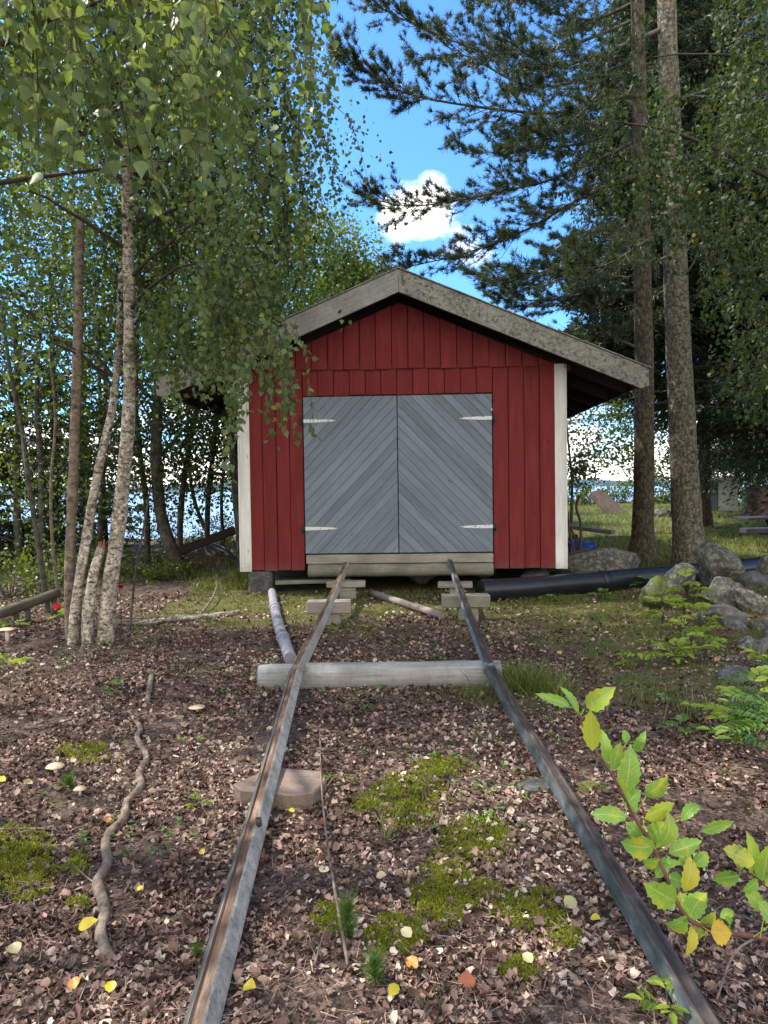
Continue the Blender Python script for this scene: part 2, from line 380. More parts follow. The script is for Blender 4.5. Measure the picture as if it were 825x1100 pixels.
nx = len(xs); gf = [(j * nx + i, j * nx + i + 1, (j + 1) * nx + i + 1, (j + 1) * nx + i) for j in range(len(ys) - 1) for i in range(nx - 1)]
me = bpy.data.meshes.new('ground'); me.from_pydata(gv, [], gf); a_ = me.attributes.new('grass', 'FLOAT', 'POINT'); a_.data.foreach_set('value', gt)
me.polygons.foreach_set('use_smooth', [True] * len(gf))
def ground_mat():
    s = NT('forest_floor'); p = s.pos()
    v = s.n('ShaderNodeTexVoronoi'); s.set(v.inputs['Vector'], p); v.inputs['Scale'].default_value = 42
    cell = s.sep(v.outputs['Color'])[0]
    lit = s.ramp(cell, [(0, (.045, .028, .021)), (.4, (.11, .072, .055)), (.75, (.19, .13, .10)), (1, (.31, .235, .19))])
    v2 = s.n('ShaderNodeTexVoronoi'); s.set(v2.inputs['Vector'], s.map(p, (1, 1, 1), (3, 1, 8))); v2.inputs['Scale'].default_value = 95
    lit = s.mix(.4, lit, s.ramp(s.sep(v2.outputs['Color'])[1], [(0, (.02, .014, .01)), (.6, (.09, .065, .05)), (1, (.2, .16, .13))]))
    big = s.noise(p, 1.1, 5, .6); lit = s.mix(s.math('MULTIPLY', s.ramp(big, [(.4, 0.0), (.65, 1.0)]), .5), lit, (.035, .028, .02))
    fine = s.noise(p, 70, 5, .75); md = s.noise(p, 3.2, 5, .65)
    gr = s.ramp(fine, [(.3, (.025, .032, .01)), (.5, (.085, .095, .025)), (.7, (.19, .19, .06))])
    gr = s.mix(s.ramp(md, [(.42, 0.0), (.62, .75)]), gr, s.ramp(fine, [(.3, (.06, .052, .022)), (.7, (.23, .20, .09))]))
    g = s.math('ADD', s.attr('grass'), s.math('MULTIPLY', s.math('SUBTRACT', s.noise(p, 7, 5, .7), .5), .9))
    col = s.mix(s.ramp(g, [(.38, 0.0), (.62, 1.0)]), lit, gr)
    s.bump(s.math('ADD', v.outputs['Distance'], fine), .8, .02); return s.fin(col, .95, .1)
ground = tag(link('ground', me, None, [ground_mat()]), kind='structure')

wm = NT('lake_water'); wn = wm.noise(wm.map(wm.pos(), (.25, 1.1, 1)), 1, 5, .6); wm.bump(wn, .4, .15)
wm.fin((.20, .30, .40), .6, .25)
m = MB(); m.v = [V(-4000, 18, -1.6), V(4000, 18, -1.6), V(4000, 4200, -1.6), V(-4000, 4200, -1.6)]; m.face((0, 1, 2, 3), smooth=False)
tag(m.build('lake', wm.m), kind='structure')
hm = plain('far_forest', (.05, .085, .10), .95, var=.3, sc=.02)
m = MB()
N_ = 160
for i in range(N_ + 1):
    x = -3600 + 7200 * i / N_
    h = 20 + 38 * (noise.noise(V(x * .0012, 1, 0)) + .5) + 9 * noise.noise(V(x * .01, 2, 0))
    y0 = 3200 + 250 * noise.noise(V(x * .0008, 4, 0))
    m.v += [V(x, y0 - 60, -3), V(x, y0, h * .7), V(x, y0 + 200, h), V(x, y0 + 500, -3)]
for i in range(N_):
    for k in range(3): a = i * 4 + k; m.face((a, a + 4, a + 5, a + 1), smooth=True)
tag(m.build('hills', hm), kind='structure')

# ------------------------------------------------------------------ boathouse
RED = paint_wood('red_paint', (.175, .022, .022), worn=(.05, .022, .02), wear=.08, var=.10, rough=.72, spec=.2)
WHITE = paint_wood('white_paint', (.72, .71, .68), worn=(.30, .27, .24), wear=.16, var=.06)
GREYP = paint_wood('grey_blue_paint', (.172, .212, .258), worn=(.34, .385, .43), wear=.22, var=.24, rough=.65)
FASC = grey_wood('weathered_bargeboard', (.12, .12, .105), (.34, .34, .31), lichen=.8)
FASC2 = grey_wood('weathered_bargeboard_clean', (.17, .17, .155), (.40, .40, .37), lichen=.28)
SILL = grey_wood('weathered_sill', (.17, .15, .125), (.46, .43, .37), lichen=.15)
LOG = grey_wood('weathered_log', (.16, .155, .145), (.42, .42, .40), lichen=.2)
LOGG = grey_wood('weathered_mossy_log', (.14, .13, .10), (.34, .33, .27), lichen=.15, green=.5)
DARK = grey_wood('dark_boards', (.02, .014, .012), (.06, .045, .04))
FELT = plain('roof_felt', (.05, .05, .048), .95, sc=30)
ROCK = stone('rock_lichen', (.06, .056, .05), (.13, .125, .105), .65, (.27, .285, .23))
ROCKD = stone('rock_dark', (.06, .057, .055), (.16, .155, .15), .15)
ROCKM = stone('rock_mossy', (.05, .047, .04), (.14, .13, .11), .45, (.30, .33, .24), moss=.85)
GRAN = stone('pink_granite', (.15, .10, .08), (.31, .23, .185), .3, (.20, .18, .155))
SY = 9.70
shed = empty('boathouse', (.235, SY, 0), 'red boarded boathouse with grey diagonal double doors and a lichen-grey gable', 'boathouse', rz=R(-2.1))
shed['local'] = 1
HX = 2.12; ZB = .47; ZL = 3.12; TAN = .42; ZAP = 4.24; ROV = 3.05; DEP = 6.5
def zr(x): return ZAP - .30 - abs(x) * TAN        # underside of roof at x
DX0, DX1, DZ0, DZ1 = -1.285, 1.195, .69, 2.745
def board_wall(mb, x0, x1, z0, ztop, y, w, base=.022, seed=1):
    rs = random.Random(seed); n = max(1, round((x1 - x0) / w)); w = (x1 - x0) / n
    for i in range(n):
        a = x0 + i * w; b = a + w; r = (i % 2)
        yy = y - (.014 if r else 0); e = 0
        a2, b2 = a - e, b + e; g = .004
        za = ztop(a2) if callable(ztop) else ztop; zb = ztop(b2) if callable(ztop) else ztop
        dz = rs.uniform(-.006, .006); zz = z0 + dz
        pts = [(a2 + g, zz), (b2 - g, zz), (b2 - g, zb)]
        if callable(ztop) and a2 < 0 < b2: pts.append((0, ztop(0)))
        pts.append((a2 + g, za))
        mb.prism([(p[1], p[0]) for p in pts], (0, yy, 0), (0, 0, 1), (1, 0, 0), (0, -1, 0), base, tint=rs.random())
lowl = MB(); board_wall(lowl, -HX + .12, DX0, ZB, ZL + .02, .0, .19, seed=2)
lowl.build('wall', RED, shed, bevel=.003)
lowr = MB(); board_wall(lowr, DX1, HX - .12, ZB, ZL + .02, .0, .19, seed=3); lowr.build('wall', RED, shed, bevel=.003)
lin = MB(); board_wall(lin, DX0 + .002, DX1 - .002, DZ1 + .012, ZL + .02, .001, .205, seed=4); lin.build('wall', RED, shed, bevel=.003)
gab = MB(); board_wall(gab, -2.2, 2.2, ZL - .035, zr, -.028, .212, seed=5)
gab.prism([(0, 0), (4.1, 0), (4.1, .022), (0, .022)], (-2.05, -.024, ZL - .037), (1, 0, 0), (0, 1, 0), (0, 0, -1), .012, tint=.1)
gab.build('gable', RED, shed, bevel=.003)
for sx in (-1, 1):
    t_ = MB(); x0 = sx * HX
    t_.box((min(x0, x0 - sx * .13), -.052, ZB - .01), (max(x0, x0 - sx * .13), -.024, ZL - .01 if sx > 0 else ZL - .02), tint=.5)
    t_.box((min(x0 + sx * .002, x0 + sx * .026), -.05, ZB - .012), (max(x0 + sx * .002, x0 + sx * .026), .10, ZL - .02), tint=.5)
    t_.build('corner_board', WHITE, shed, bevel=.003)
    w = MB(); n = 34
    for i in range(n):
        y0 = .10 + i * DEP / n; o = .012 if i % 2 else 0
        w.box((min(sx * (HX - .03), sx * (HX - .008 + o)), y0, ZB), (max(sx * (HX - .03), sx * (HX - .008 + o)), y0 + DEP / n - .004, ZL - .01))
    w.build('side_wall', RED, shed)
bk = MB(); bk.box((-HX + .04, DEP, ZB), (HX - .04, DEP + .05, ZL)); bk.prism([(-HX, ZL), (HX, ZL), (0, zr(0) - .02)], (0, DEP, 0), (1, 0, 0), (0, 0, 1), (0, 1, 0), .05)
bk.build('back_wall', RED, shed)
fl = MB(); fl.box((-HX + .04, .06, ZB + .02), (HX - .04, DEP - .01, ZB + .09)); fl.build('floor_deck', DARK, shed)
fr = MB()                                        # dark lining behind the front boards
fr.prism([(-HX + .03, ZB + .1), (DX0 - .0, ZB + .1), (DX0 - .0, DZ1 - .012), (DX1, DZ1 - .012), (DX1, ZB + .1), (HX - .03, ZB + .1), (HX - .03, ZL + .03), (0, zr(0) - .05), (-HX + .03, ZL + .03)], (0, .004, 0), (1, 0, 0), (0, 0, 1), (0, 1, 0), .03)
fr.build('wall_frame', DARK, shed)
# roof
rf = MB()
for sx in (-1, 1):
    L = ROV / math.cos(math.atan(TAN)); ux = V(sx * math.cos(math.atan(TAN)), 0, -math.sin(math.atan(TAN))); un = V(sx * math.sin(math.atan(TAN)), 0, math.cos(math.atan(TAN)))
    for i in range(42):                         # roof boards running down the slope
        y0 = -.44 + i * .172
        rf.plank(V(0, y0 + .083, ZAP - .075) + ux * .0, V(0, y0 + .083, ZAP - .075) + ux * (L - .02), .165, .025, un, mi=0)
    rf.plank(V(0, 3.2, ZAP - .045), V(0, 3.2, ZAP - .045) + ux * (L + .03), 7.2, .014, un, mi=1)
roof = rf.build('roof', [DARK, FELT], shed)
for sx in (-1, 1):
    ca = math.cos(math.atan(TAN)); sa = math.sin(math.atan(TAN)); ux = V(sx * ca, 0, -sa); un = V(sx * sa, 0, ca)
    bb = MB(); h = .262; e = ROV
    # vertical joint at the ridge, square-cut end
    z1 = ZAP - e * TAN
    poly = [(0, ZAP), (sx * e, z1), (sx * (e - .06), z1 - h), (0, ZAP - h / ca)] if False else [(sx * .0015, ZAP), (sx * e, z1), (sx * (e + .0), z1 - h * .82), (sx * (e - .10), z1 + .10 * TAN - h / ca), (sx * .0015, ZAP - h / ca)]
    if sx < 0: poly = poly[::-1]
    bb.prism(poly, (0, -.47, 0), (1, 0, 0), (0, 0, 1), (0, -1, 0), .035, tint=.3 if sx > 0 else .7, du=(ux.x, ux.z))
    ob = bb.build('bargeboard', FASC if sx > 0 else FASC2, shed, bevel=.004)
    ob['label'] = 'lichen-covered right bargeboard' if sx > 0 else 'paler left bargeboard'
    cp = MB(); cp.plank(V(0, -.47, ZAP + .012) + ux * .0, V(0, -.47, ZAP + .012) + ux * (e / ca + .03), .11, .012, un); cp.build('verge_cap', FASC, shed)
    for k in range(8):
        y0 = .3 + k * .85
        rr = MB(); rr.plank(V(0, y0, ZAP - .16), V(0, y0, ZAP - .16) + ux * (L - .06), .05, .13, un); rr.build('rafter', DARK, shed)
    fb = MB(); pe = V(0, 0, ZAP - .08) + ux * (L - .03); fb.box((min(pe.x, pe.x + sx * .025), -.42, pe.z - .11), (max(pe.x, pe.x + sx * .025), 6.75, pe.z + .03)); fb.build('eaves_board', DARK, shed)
# doors
MET = NT('hinge_metal'); hn = MET.noise(MET.pos(), 38, 4, .7)
MET.fin(MET.ramp(hn, [(.37, (.04, .04, .04)), (.43, (.68, .70, .72))]), .55, .4, .1); MET.bump(hn, .3, .002); MET = MET.m
BLK = plain('black_iron', (.02, .02, .02), .5)
mid = (DX0 + DX1) / 2
for sx, x0, x1 in ((-1, DX0 + .012, mid - .006), (1, mid + .006, DX1 - .012)):
    d = MB(); w = .098; ang = R(46); du = (math.cos(ang), math.sin(ang)) if sx < 0 else (math.cos(ang), -math.sin(ang))
    nx_, ny_ = -du[1], du[0]; rs = random.Random(9 + sx)
    cs = [x0 * nx_ + z * ny_ for z in (DZ0, DZ1)] + [x1 * nx_ + z * ny_ for z in (DZ0, DZ1)]
    c = min(cs) - .03
    while c < max(cs):
        p = [(x0, DZ0), (x1, DZ0), (x1, DZ1 - .005), (x0, DZ1 - .005)]
        p = clip(p, -nx_, -ny_, -(c + .0014)); p = clip(p, nx_, ny_, c + w - .0014) if p else p
        if len(p) > 2: d.prism(p, (0, -.012 + rs.uniform(-.0015, .0015), 0), (1, 0, 0), (0, 0, 1), (0, -1, 0), .024, tint=rs.random(), du=du)
        c += w
    d.box((x0, -.011, DZ0 + .01), (x1, .002, DZ1 - .01), tint=0)
    door = d.build('door', GREYP, shed, bevel=.0025)
    for z in (1.02, 2.43):
        hx = x0 if sx < 0 else x1; s = -sx; h = MB()
        h.prism([(0, -.023), (.16, -.021), (.36, -.013), (.43, 0), (.36, .013), (.16, .021), (0, .023)] if s > 0 else [(0, -.023), (0, .023), (-.16, .021), (-.36, .013), (-.43, 0), (-.36, -.013), (-.16, -.021)],
                (hx, -.037, z), (1, 0, 0), (0, 0, 1), (0, -1, 0), .006)
        for k in (.05, .14, .24, .33): h.tube([(hx + s * k, -.042, z), (hx + s * k, -.049, z)], .009, 8)
        hh = h.build('hinge', MET, door)
        q = MB(); q.tube([(hx - s * .02, -.052, z - .055), (hx - s * .02, -.052, z + .045)], .014, 10)
        q.box((min(hx - s * .055, hx - s * .012), -.046, z - .05), (max(hx - s * .055, hx - s * .012), -.039, z + .02)); q.build('hinge_pin', BLK, door)
# sill beams and footings
sb = MB(); sb.box((DX0 + .02, -.06, .555), (DX1 - .01, .10, .672), tint=.8); sb.build('sill_beam', SILL, shed, bevel=.008)
lg = MB(); lg.tube([(-1.24 + 2.42 * i / 16, -.03, .465) for i in range(17)], .085, 14, wob=.10, seed=4); lg.build('sill_log', LOGG, shed)
for i, (x, y, s_) in enumerate(((-1.87, .12, (.23, .17, .17)), (1.75, .25, (.28, .2, .16)), (1.99, 1.8, (.25, .2, .2)), (-1.9, 3, (.25, .2, .2)), (.3, .6, (.28, .18, .11)), (-.7, 1.4, (.3, .2, .12)), (1.2, 1.2, (.2, .2, .15)))):
    if i == 0:
        m = MB(); m.box((x - .17, y - .17, .12), (x + .14, y + .12, ZB - .012)); m.build('foundation_stone', ROCKD, shed, bevel=.02); continue
    rock('foundation_stone', (x, y, .30), s_, 20 + i, ROCKD, shed, rz=i, cuts=9, sub=3, rough=.12)

# ------------------------------------------------------------------ slipway rails
GALV = NT('galvanised_steel'); gn = GALV.noise(GALV.map(GALV.pos(), (8, 8, 8)), 1, 6, .7); g2 = GALV.noise(GALV.pos(), 60, 4, .7)
GALV.fin(GALV.mix(GALV.ramp(g2, [(.55, 0.0), (.64, .6)]), GALV.ramp(gn, [(.35, (.22, .20, .17)), (.65, (.56, .52, .45))]), (.09, .07, .05)), .55, .4, .25); GALV = GALV.m
RUST = NT('rust_worn_steel'); rn = RUST.noise(RUST.map(RUST.pos(), (30, 3, 30)), 1, 6, .7)
RUST.fin(RUST.ramp(rn, [(.3, (.05, .03, .02)), (.5, (.15, .09, .058)), (.7, (.34, .26, .19))]), .6, .4, .1); RUST.bump(rn, .4, .002); RUST = RUST.m
DRAIL = NT('dark_steel'); dn = DRAIL.noise(DRAIL.map(DRAIL.pos(), (30, 3, 30)), 1, 6, .7)
DRAIL.fin(DRAIL.ramp(dn, [(.35, (.028, .021, .017)), (.6, (.10, .078, .062)), (.78, (.28, .24, .20))]), .45, .4, .15); DRAIL.bump(dn, .3, .002); DRAIL = DRAIL.m
BLUE = NT('blue_worn_steel'); bn = BLUE.noise(BLUE.map(BLUE.pos(), (25, 5, 25)), 1, 6, .7)
BLUE.fin(BLUE.ramp(bn, [(.35, (.06, .09, .13)), (.55, (.18, .225, .27)), (.7, (.36, .39, .40))]), .5, .4, .2); BLUE = BLUE.m
DGALV = NT('dull_steel'); dg = DGALV.noise(DGALV.map(DGALV.pos(), (12, 5, 12)), 1, 6, .7)
DGALV.fin(DGALV.ramp(dg, [(.35, (.03, .036, .034)), (.6, (.085, .098, .095)), (.74, (.30, .30, .28))]), .62, .3, .0); DGALV = DGALV.m
def rail_seg(name, pts, w0, w1, h, mats, prof, parent):
    m_ = MB(); pts = [Vector(p) for p in pts]; n = len(prof); b = 0
    for i, p in enumerate(pts):
        t = (pts[min(i + 1, len(pts) - 1)] - pts[max(i - 1, 0)]).normalized(); side = t.cross(V(0, 0, 1)).normalized(); up = side.cross(t)
        w = w0 + (w1 - w0) * i / (len(pts) - 1)
        for a, c, _ in prof: m_.v.append(p + side * a * w + up * c * h)
    for i in range(len(pts) - 1):
        for k in range(n):
            k2 = (k + 1) % n; m_.face((i * n + k, i * n + k2, (i + 1) * n + k2, (i + 1) * n + k), mi=prof[k][2])
    m_.face(list(range(n)), mi=0); m_.face([(len(pts) - 1) * n + k for k in range(n)][::-1], mi=0)
    return m_.build(name, mats, parent)
#  profile runs left to right over the top: (side, height, material of the face to the next point)
PL = [(-.5, 0, 2), (-.47, .25, 2), (-.27, .85, 1), (-.21, 1.0, 1), (-.16, .84, 1), (.02, .84, 1), (.05, .93, 1), (.12, .93, 1), (.15, 1.0, 0), (.22, .9, 0), (.47, .22, 0), (.5, 0, 0)]
PR = [(-.5, 0, 0), (-.48, .35, 0), (-.36, .92, 1), (-.30, 1.0, 1), (-.22, .95, 1), (-.16, .8, 1), (.08, .8, 1), (.16, .97, 1), (.3, .75, 1), (.5, .2, 1), (.5, 0, 0)]
def seg_pts(a, b, n=12, sag=0): return [Vector(a).lerp(Vector(b), i / n) + V(0, 0, -sag * math.sin(math.pi * i / n)) for i in range(n + 1)]
la, lb, lc = at(203, 1200, 1.75), at(318, 713, 5.28), at(372, 603, 9.62)
ra, rb, rc = at(795, 1200, 1.75), at(526, 711, 5.28), at(483.5, 600, 9.60)
la = V(la.x, .9, .055); la = lb + (at(218, 1100, 2.06) - lb) * 1.38; ra = rb + (at(748, 1095, 2.06) - rb) * 1.38
for p in (la, ra): p.z = max(p.z, gh(p.x, p.y) + .015)
def under(p, h): return V(p.x, p.y, p.z - h)
rl = empty('slipway_rail', (lb.x, lb.y, gh(lb.x, lb.y)), 'left slipway rail, pale galvanised channel with a rust-brown groove', 'rail', 'rails of the boat slipway')
rail_seg('lower_rail', [under(p, .06) for p in seg_pts(la, lb, 14, .012)], .104, .102, .062, [GALV, RUST, DGALV], PL, rl)
rail_seg('upper_rail', [under(p, .055) for p in seg_pts(lb + V(.012, -.05, .012), lc, 12, .03)], .112, .085, .055, [SILL, RUST, LOGG], PL, rl)
bp = at(275, 851, 3.0); t0 = (la - lb).normalized(); k = (3.05 - lb.y) / t0.y; q = lb + t0 * k
b_ = MB(); b_.tube([q + V(.028, 0, -.02), q + V(.028, 0, .012)], [.013, .013], 12); b_.build('bolt', DRAIL, rl)
rr_ = empty('slipway_rail', (rb.x, rb.y, gh(rb.x, rb.y)), 'right slipway rail, dark steel channel, blue-grey and scuffed on its far part', 'rail', 'rails of the boat slipway')
rail_seg('lower_rail', [under(p, .06) for p in seg_pts(ra, rb, 14, .012)], .092, .095, .055, [DGALV, DRAIL], PR, rr_)
rail_seg('upper_rail', [under(p, .055) for p in seg_pts(rb + V(-.006, -.05, .012), rc, 12, .03)], .095, .075, .055, [BLUE, DRAIL], PR, rr_)

# sleeper log under the joint
z0 = .16
m = MB(); m.tube([V(-.93 + i * .098, 5.36 + .004 * math.sin(i), z0 + (-.004 if i < 4 else .0)) for i in range(19)], [.098] + [.106] * 17 + [.1], 20, wob=.07, seed=2); m.tube([V(-.934, 5.36, z0), V(-.932, 5.36, z0)], .09, 16)
tag(m.build('sleeper_log', LOG), 'weathered grey log lying crosswise under both slipway rails', 'log')

# timber blocks, planks and posts under the rails
def on_line(a, b, y): return a.lerp(b, (y - a.y) / (b.y - a.y))
def block(px, w, h, d, label, cat, mat, name='support_block', rz=0, post=True, y=None, ztop=None):
    p = ztop
    t = empty(name, (p.x, p.y, gh(p.x, p.y)), label, cat, 'timbers packed under the rails')
    m = MB(); c = V(p.x, p.y, p.z - h / 2); ux = V(math.cos(rz), math.sin(rz), 0)
    m.plank(c - ux * w / 2, c + ux * w / 2, d, h, (0, 0, 1)); m.build('beam', mat, t, bevel=.008)
    if post:
        m = MB(); g = gh(p.x, p.y) - .03
        m.box((p.x - w * .17, p.y - d * .3, g), (p.x + w * .26, p.y + d * .4, p.z - h - .002)); m.build('post', mat, t, bevel=.01)
    return t
p = on_line(lb, lc, 7.6); p = V(p.x - .01, p.y, p.z - .058); block(0, .45, .13, .16, 'grey timber block on a stub post under the left rail', 'timber', SILL, ztop=p)
p = on_line(rb, rc, 7.75); p = V(p.x + .04, p.y, p.z - .058); block(0, .50, .13, .16, 'weathered timber block under the right rail beside the black pipe', 'timber', LOGG, ztop=p)
p = on_line(lb, lc, 9.2); p = V(p.x + .0, p.y, p.z - .06); block(0, .48, .07, .2, 'short plank under the left rail right below the door sill', 'timber', SILL, 'support_plank', ztop=V(p.x + .03, p.y, .385))
p = on_line(rb, rc, 9.0); block(0, .42, .055, .25, 'thin pale plank under the right rail below the door sill', 'timber', SILL, 'support_plank', rz=R(-6), ztop=V(p.x + .02, p.y, .375))

# pipes
PIPE = plain('black_plastic', (.016, .02, .028), .32, var=.25, sc=5)
GPIPE = plain('grey_plastic', (.26, .25, .29), .45, var=.25, sc=9)
BRN = grey_wood('pole_wood', (.13, .10, .09), (.33, .28, .26))
a = at(516, 633, 8.95); b = at(700, 622, 9.75); c_ = at(812, 608, 10.6)
pp = smooth_path([a, at(600, 631, 9.3), b, c_, at(900, 600, 11.6)], 6)
t = empty('drain_pipe', (a.x, a.y, gh(a.x, a.y)), 'long black plastic pipe lying from the boathouse corner to the stone wall', 'pipe')
for p in pp: p.z = gh(p.x, p.y) + .13
m = MB(); m.tube(pp, .132, 28, caps=False); m.build('pipe', PIPE, t)
m = MB(); m.tube([pp[0] + V(.0, 0, 0), pp[0] + (pp[1] - pp[0]) * .6], .118, 24, mi=0); m.build('bore_shade_plug', BLK, t)  # solid black plug, painted stand-in for the shade inside the pipe
for i in (9,): m = MB(); d_ = (pp[i + 1] - pp[i]).normalized(); m.tube([pp[i] - d_ * .05, pp[i] + d_ * .05], .139, 28); m.build('collar', PIPE, t)
a = at(292, 628, 9.5); b = at(302, 672, 6.9); c_ = at(320, 712, 5.75)
pp = smooth_path([a, at(296, 650, 8.0), b, at(312, 700, 5.95)], 5)
t = empty('grey_pipe', (b.x, b.y, gh(b.x, b.y)), 'slim grey plastic pipe running from the boathouse corner under the left rail', 'pipe')
for i, p in enumerate(pp): p.z = gh(p.x, p.y) + .055
m = MB(); m.tube(pp, .052, 18); m.build('pipe', GPIPE, t)
for i in (4, 11): m = MB(); d_ = (pp[i + 1] - pp[i]).normalized(); m.tube([pp[i] - d_ * .06, pp[i] + d_ * .06], .060, 18); m.build('collar', GPIPE, t)
a = at(398, 628, 9.3); b = at(474, 654, 7.7); a.z = gh(a.x, a.y) + .06; b.z = gh(b.x, b.y) + .05
m = MB(); m.tube(seg_pts(a, b, 8), .04, 12, wob=.06, seed=3)
tag(m.build('pole', BRN), 'brown-grey round pole lying aslant between the rails in front of the doors', 'pole')
a = at(268, 622, 9.9); b = at(345, 618, 10); m = MB(); a.z = b.z = .3
m.plank(a + V(.35, 0, 0), b + V(.4, 0, .0), .18, .05, (0, 0, 1)); tag(m.build('plank', SILL), 'flat grey plank on the ground under the left doorstep edge', 'plank')

# stone slab under the left rail
q = gp(306, 856); q.z = gh(q.x, q.y)
import bmesh
m = MB(); m.prism([(-.25, -.02), (-.20, -.09), (.06, -.16), (.16, -.13), (.205, .02), (.17, .13), (-.04, .18), (-.16, .10)], q + V(0, 0, -.02), (1, 0, 0), (0, 1, 0), (0, 0, 1), .09, tint=.5)
tag(m.build('flat_stone', GRAN, bevel=.008), 'flat pinkish stone slab wedged under the near left rail', 'stone')
q = gp(572, 850); m = MB(); m.prism([(-.09, .02), (-.05, -.05), (.12, -.06), (.14, .06), (.0, .09)], V(q.x + .01, q.y, gh(q.x, q.y) - .02), (1, 0, 0), (0, 1, 0), (0, 0, 1), .05)
tag(m.build('flat_stone', ROCKD, bevel=.01), 'small dark flat stone beside the right rail', 'stone')

# ------------------------------------------------------------------ foliage materials
BIRCH_L = leaf_mat('birch_leaf', [(0, (.05, .09, .028)), (.45, (.095, .15, .052)), (.85, (.155, .215, .09)), (.992, (.24, .25, .06)), (1, (.35, .22, .03))], .42)  # paler green: some of the sky gloss is put into the base colour
BIRCH_D = leaf_mat('birch_leaf_shaded', [(0, (.008, .022, .006)), (.5, (.016, .036, .008)), (.9, (.028, .052, .012)), (.992, (.07, .09, .02)), (1, (.36, .24, .03))], .16, .6, .25)  # darker copy of the birch leaf, crown shade put into its colour
ALDER_L = leaf_mat('alder_leaf', [(0, (.022, .042, .007)), (.6, (.05, .08, .012)), (1, (.09, .12, .02))], .35)
PALE_L = leaf_mat('pale_leaf', [(0, (.07, .11, .02)), (.6, (.12, .17, .035)), (1, (.20, .22, .06))], .4)
YG_L = leaf_mat('seedling_leaf', [(0, (.20, .30, .03)), (.5, (.32, .44, .05)), (1, (.46, .52, .08))], .5)
FERN_L = leaf_mat('rowan_leaf', [(0, (.08, .18, .04)), (.5, (.14, .27, .06)), (1, (.22, .34, .09))], .4)
NEEDLE = leaf_mat('pine_needle', [(0, (.012, .026, .016)), (.6, (.022, .042, .024)), (1, (.045, .068, .038))], .12, .5)
SPRUCE_N = leaf_mat('spruce_needle', [(0, (.008, .018, .009)), (.6, (.016, .034, .014)), (1, (.035, .055, .02))], .1, .6)
B_BIRCH = bark('birch_bark', 'birch'); B_SNAG = bark('flaking_bark', 'snag'); B_GREY = bark('grey_bark', 'grey'); B_PINE = bark('pine_bark_shaded', 'pine'); B_SPR = bark('spruce_bark', 'spruce'); B_LICH = bark('lichen_bark', 'lichen')
TWIG = plain('twig_bark', (.05, .035, .028), .8)

def sample(poly, n, D0, D1, dens=None):
    us = [p[0] for p in poly]; vs = [p[1] for p in poly]; out = []
    u0, u1, v0, v1 = min(us), max(us), min(vs), max(vs)
    while len(out) < n:
        u = random.uniform(u0, u1); v = random.uniform(v0, v1)
        if not inpoly(u, v, poly): continue
        if dens and noise.noise(V(u * dens[0], v * dens[0], dens[1])) < dens[2]: continue
        out.append(at(u, v, random.uniform(D0, D1)))
    return np.array([tuple(p) for p in out])
def hang(S, length, per, spread=.45):
    """leaf positions and directions along drooping twigs started at S"""
    n = len(S); K = per; ln = RNG.uniform(length[0], length[1], n)
    a = RNG.uniform(0, 2 * np.pi, n); h = np.stack([np.cos(a), np.sin(a), np.zeros(n)], 1)
    s = (np.arange(K)[None] + RNG.random((n, K))) / K
    P = S[:, None, :] + h[:, None, :] * (ln[:, None] * spread * np.sqrt(s))[..., None]
    P[..., 2] -= ln[:, None] * s ** 1.25
    path = P.copy()
    P = P + RNG.normal(size=P.shape) * .018
    D = RNG.normal(size=P.shape) * .55; D[..., 2] -= .75
    return P.reshape(-1, 3), D.reshape(-1, 3), h, ln
def twig_mb(mb, S, h, ln, spread, r=.0022, frac=1.0, seg=4):
    for i in range(int(len(S) * frac)):
        pts = []
        for k in range(seg + 1):
            s = k / seg; p = V(*S[i]) + V(*h[i]) * (ln[i] * spread * math.sqrt(s)); p.z -= ln[i] * s ** 1.25; pts.append(p)
        mb.tube(pts, [r * (1.5 - k / seg) for k in range(seg + 1)], 3, caps=False)
def cloud(S, rad, per, flat=.8):
    n = len(S); P = S[:, None, :] + RNG.normal(size=(n, per, 3)) * rad * np.array([1, 1, flat])
    D = RNG.normal(size=P.shape); D[..., 2] -= .5
    return P.reshape(-1, 3), D.reshape(-1, 3)
def trunk(name, pts, rad, mat, parent, n=14, wob=.12, seg=5, flare=0, seed=1, lump=0):
    pts = smooth_path(pts, seg); r = lerp_r(rad, len(pts))
    if flare:
        for i in range(len(r)):
            z = pts[i].z - pts[0].z; r[i] *= 1 + flare * math.exp(-z / .22)
    m = MB(); m.tube(pts, r, n, wob=wob, seed=seed); return m.build(name, mat, parent), pts, r, m
def tree(name, label, group=None, cat='tree', loc=(0, 0, 0)): return empty(name, loc, label, cat, group)
def limbs(mb, origins, targets, r0, sag=.0, n=5, seg=7):
    for o, t_ in zip(origins, targets):
        o = Vector(o); t_ = Vector(t_); L = (t_ - o).length; pts = []
        j = V(random.uniform(-1, 1), random.uniform(-1, 1), random.uniform(-.5, .5)) * L * .07
        for k in range(seg + 1):
            s = k / seg; p = o.lerp(t_, s) + j * math.sin(math.pi * s) + V(0, 0, L * sag * math.sin(math.pi * s)) + V(random.uniform(-1, 1), random.uniform(-1, 1), random.uniform(-1, 1)) * L * .012 * (0 if k == 0 else 1)
            pts.append(p)
        mb.tube(pts, [r0 * (1 - .85 * k / seg) for k in range(seg + 1)], n, caps=False)

# ------------------------------------------------------------------ birch clump on the left
G1 = 'birch stems of the clump on the left'
bD = gp(112, 690).y
def stem(pix, D=None, sink=.08):
    D = D or bD; pts = []
    for i, q in enumerate(pix): pts.append(at(q[0], q[1], D + (q[2] if len(q) > 2 else 0)))
    pts[0].z = gh(pts[0].x, pts[0].y) - sink; return pts
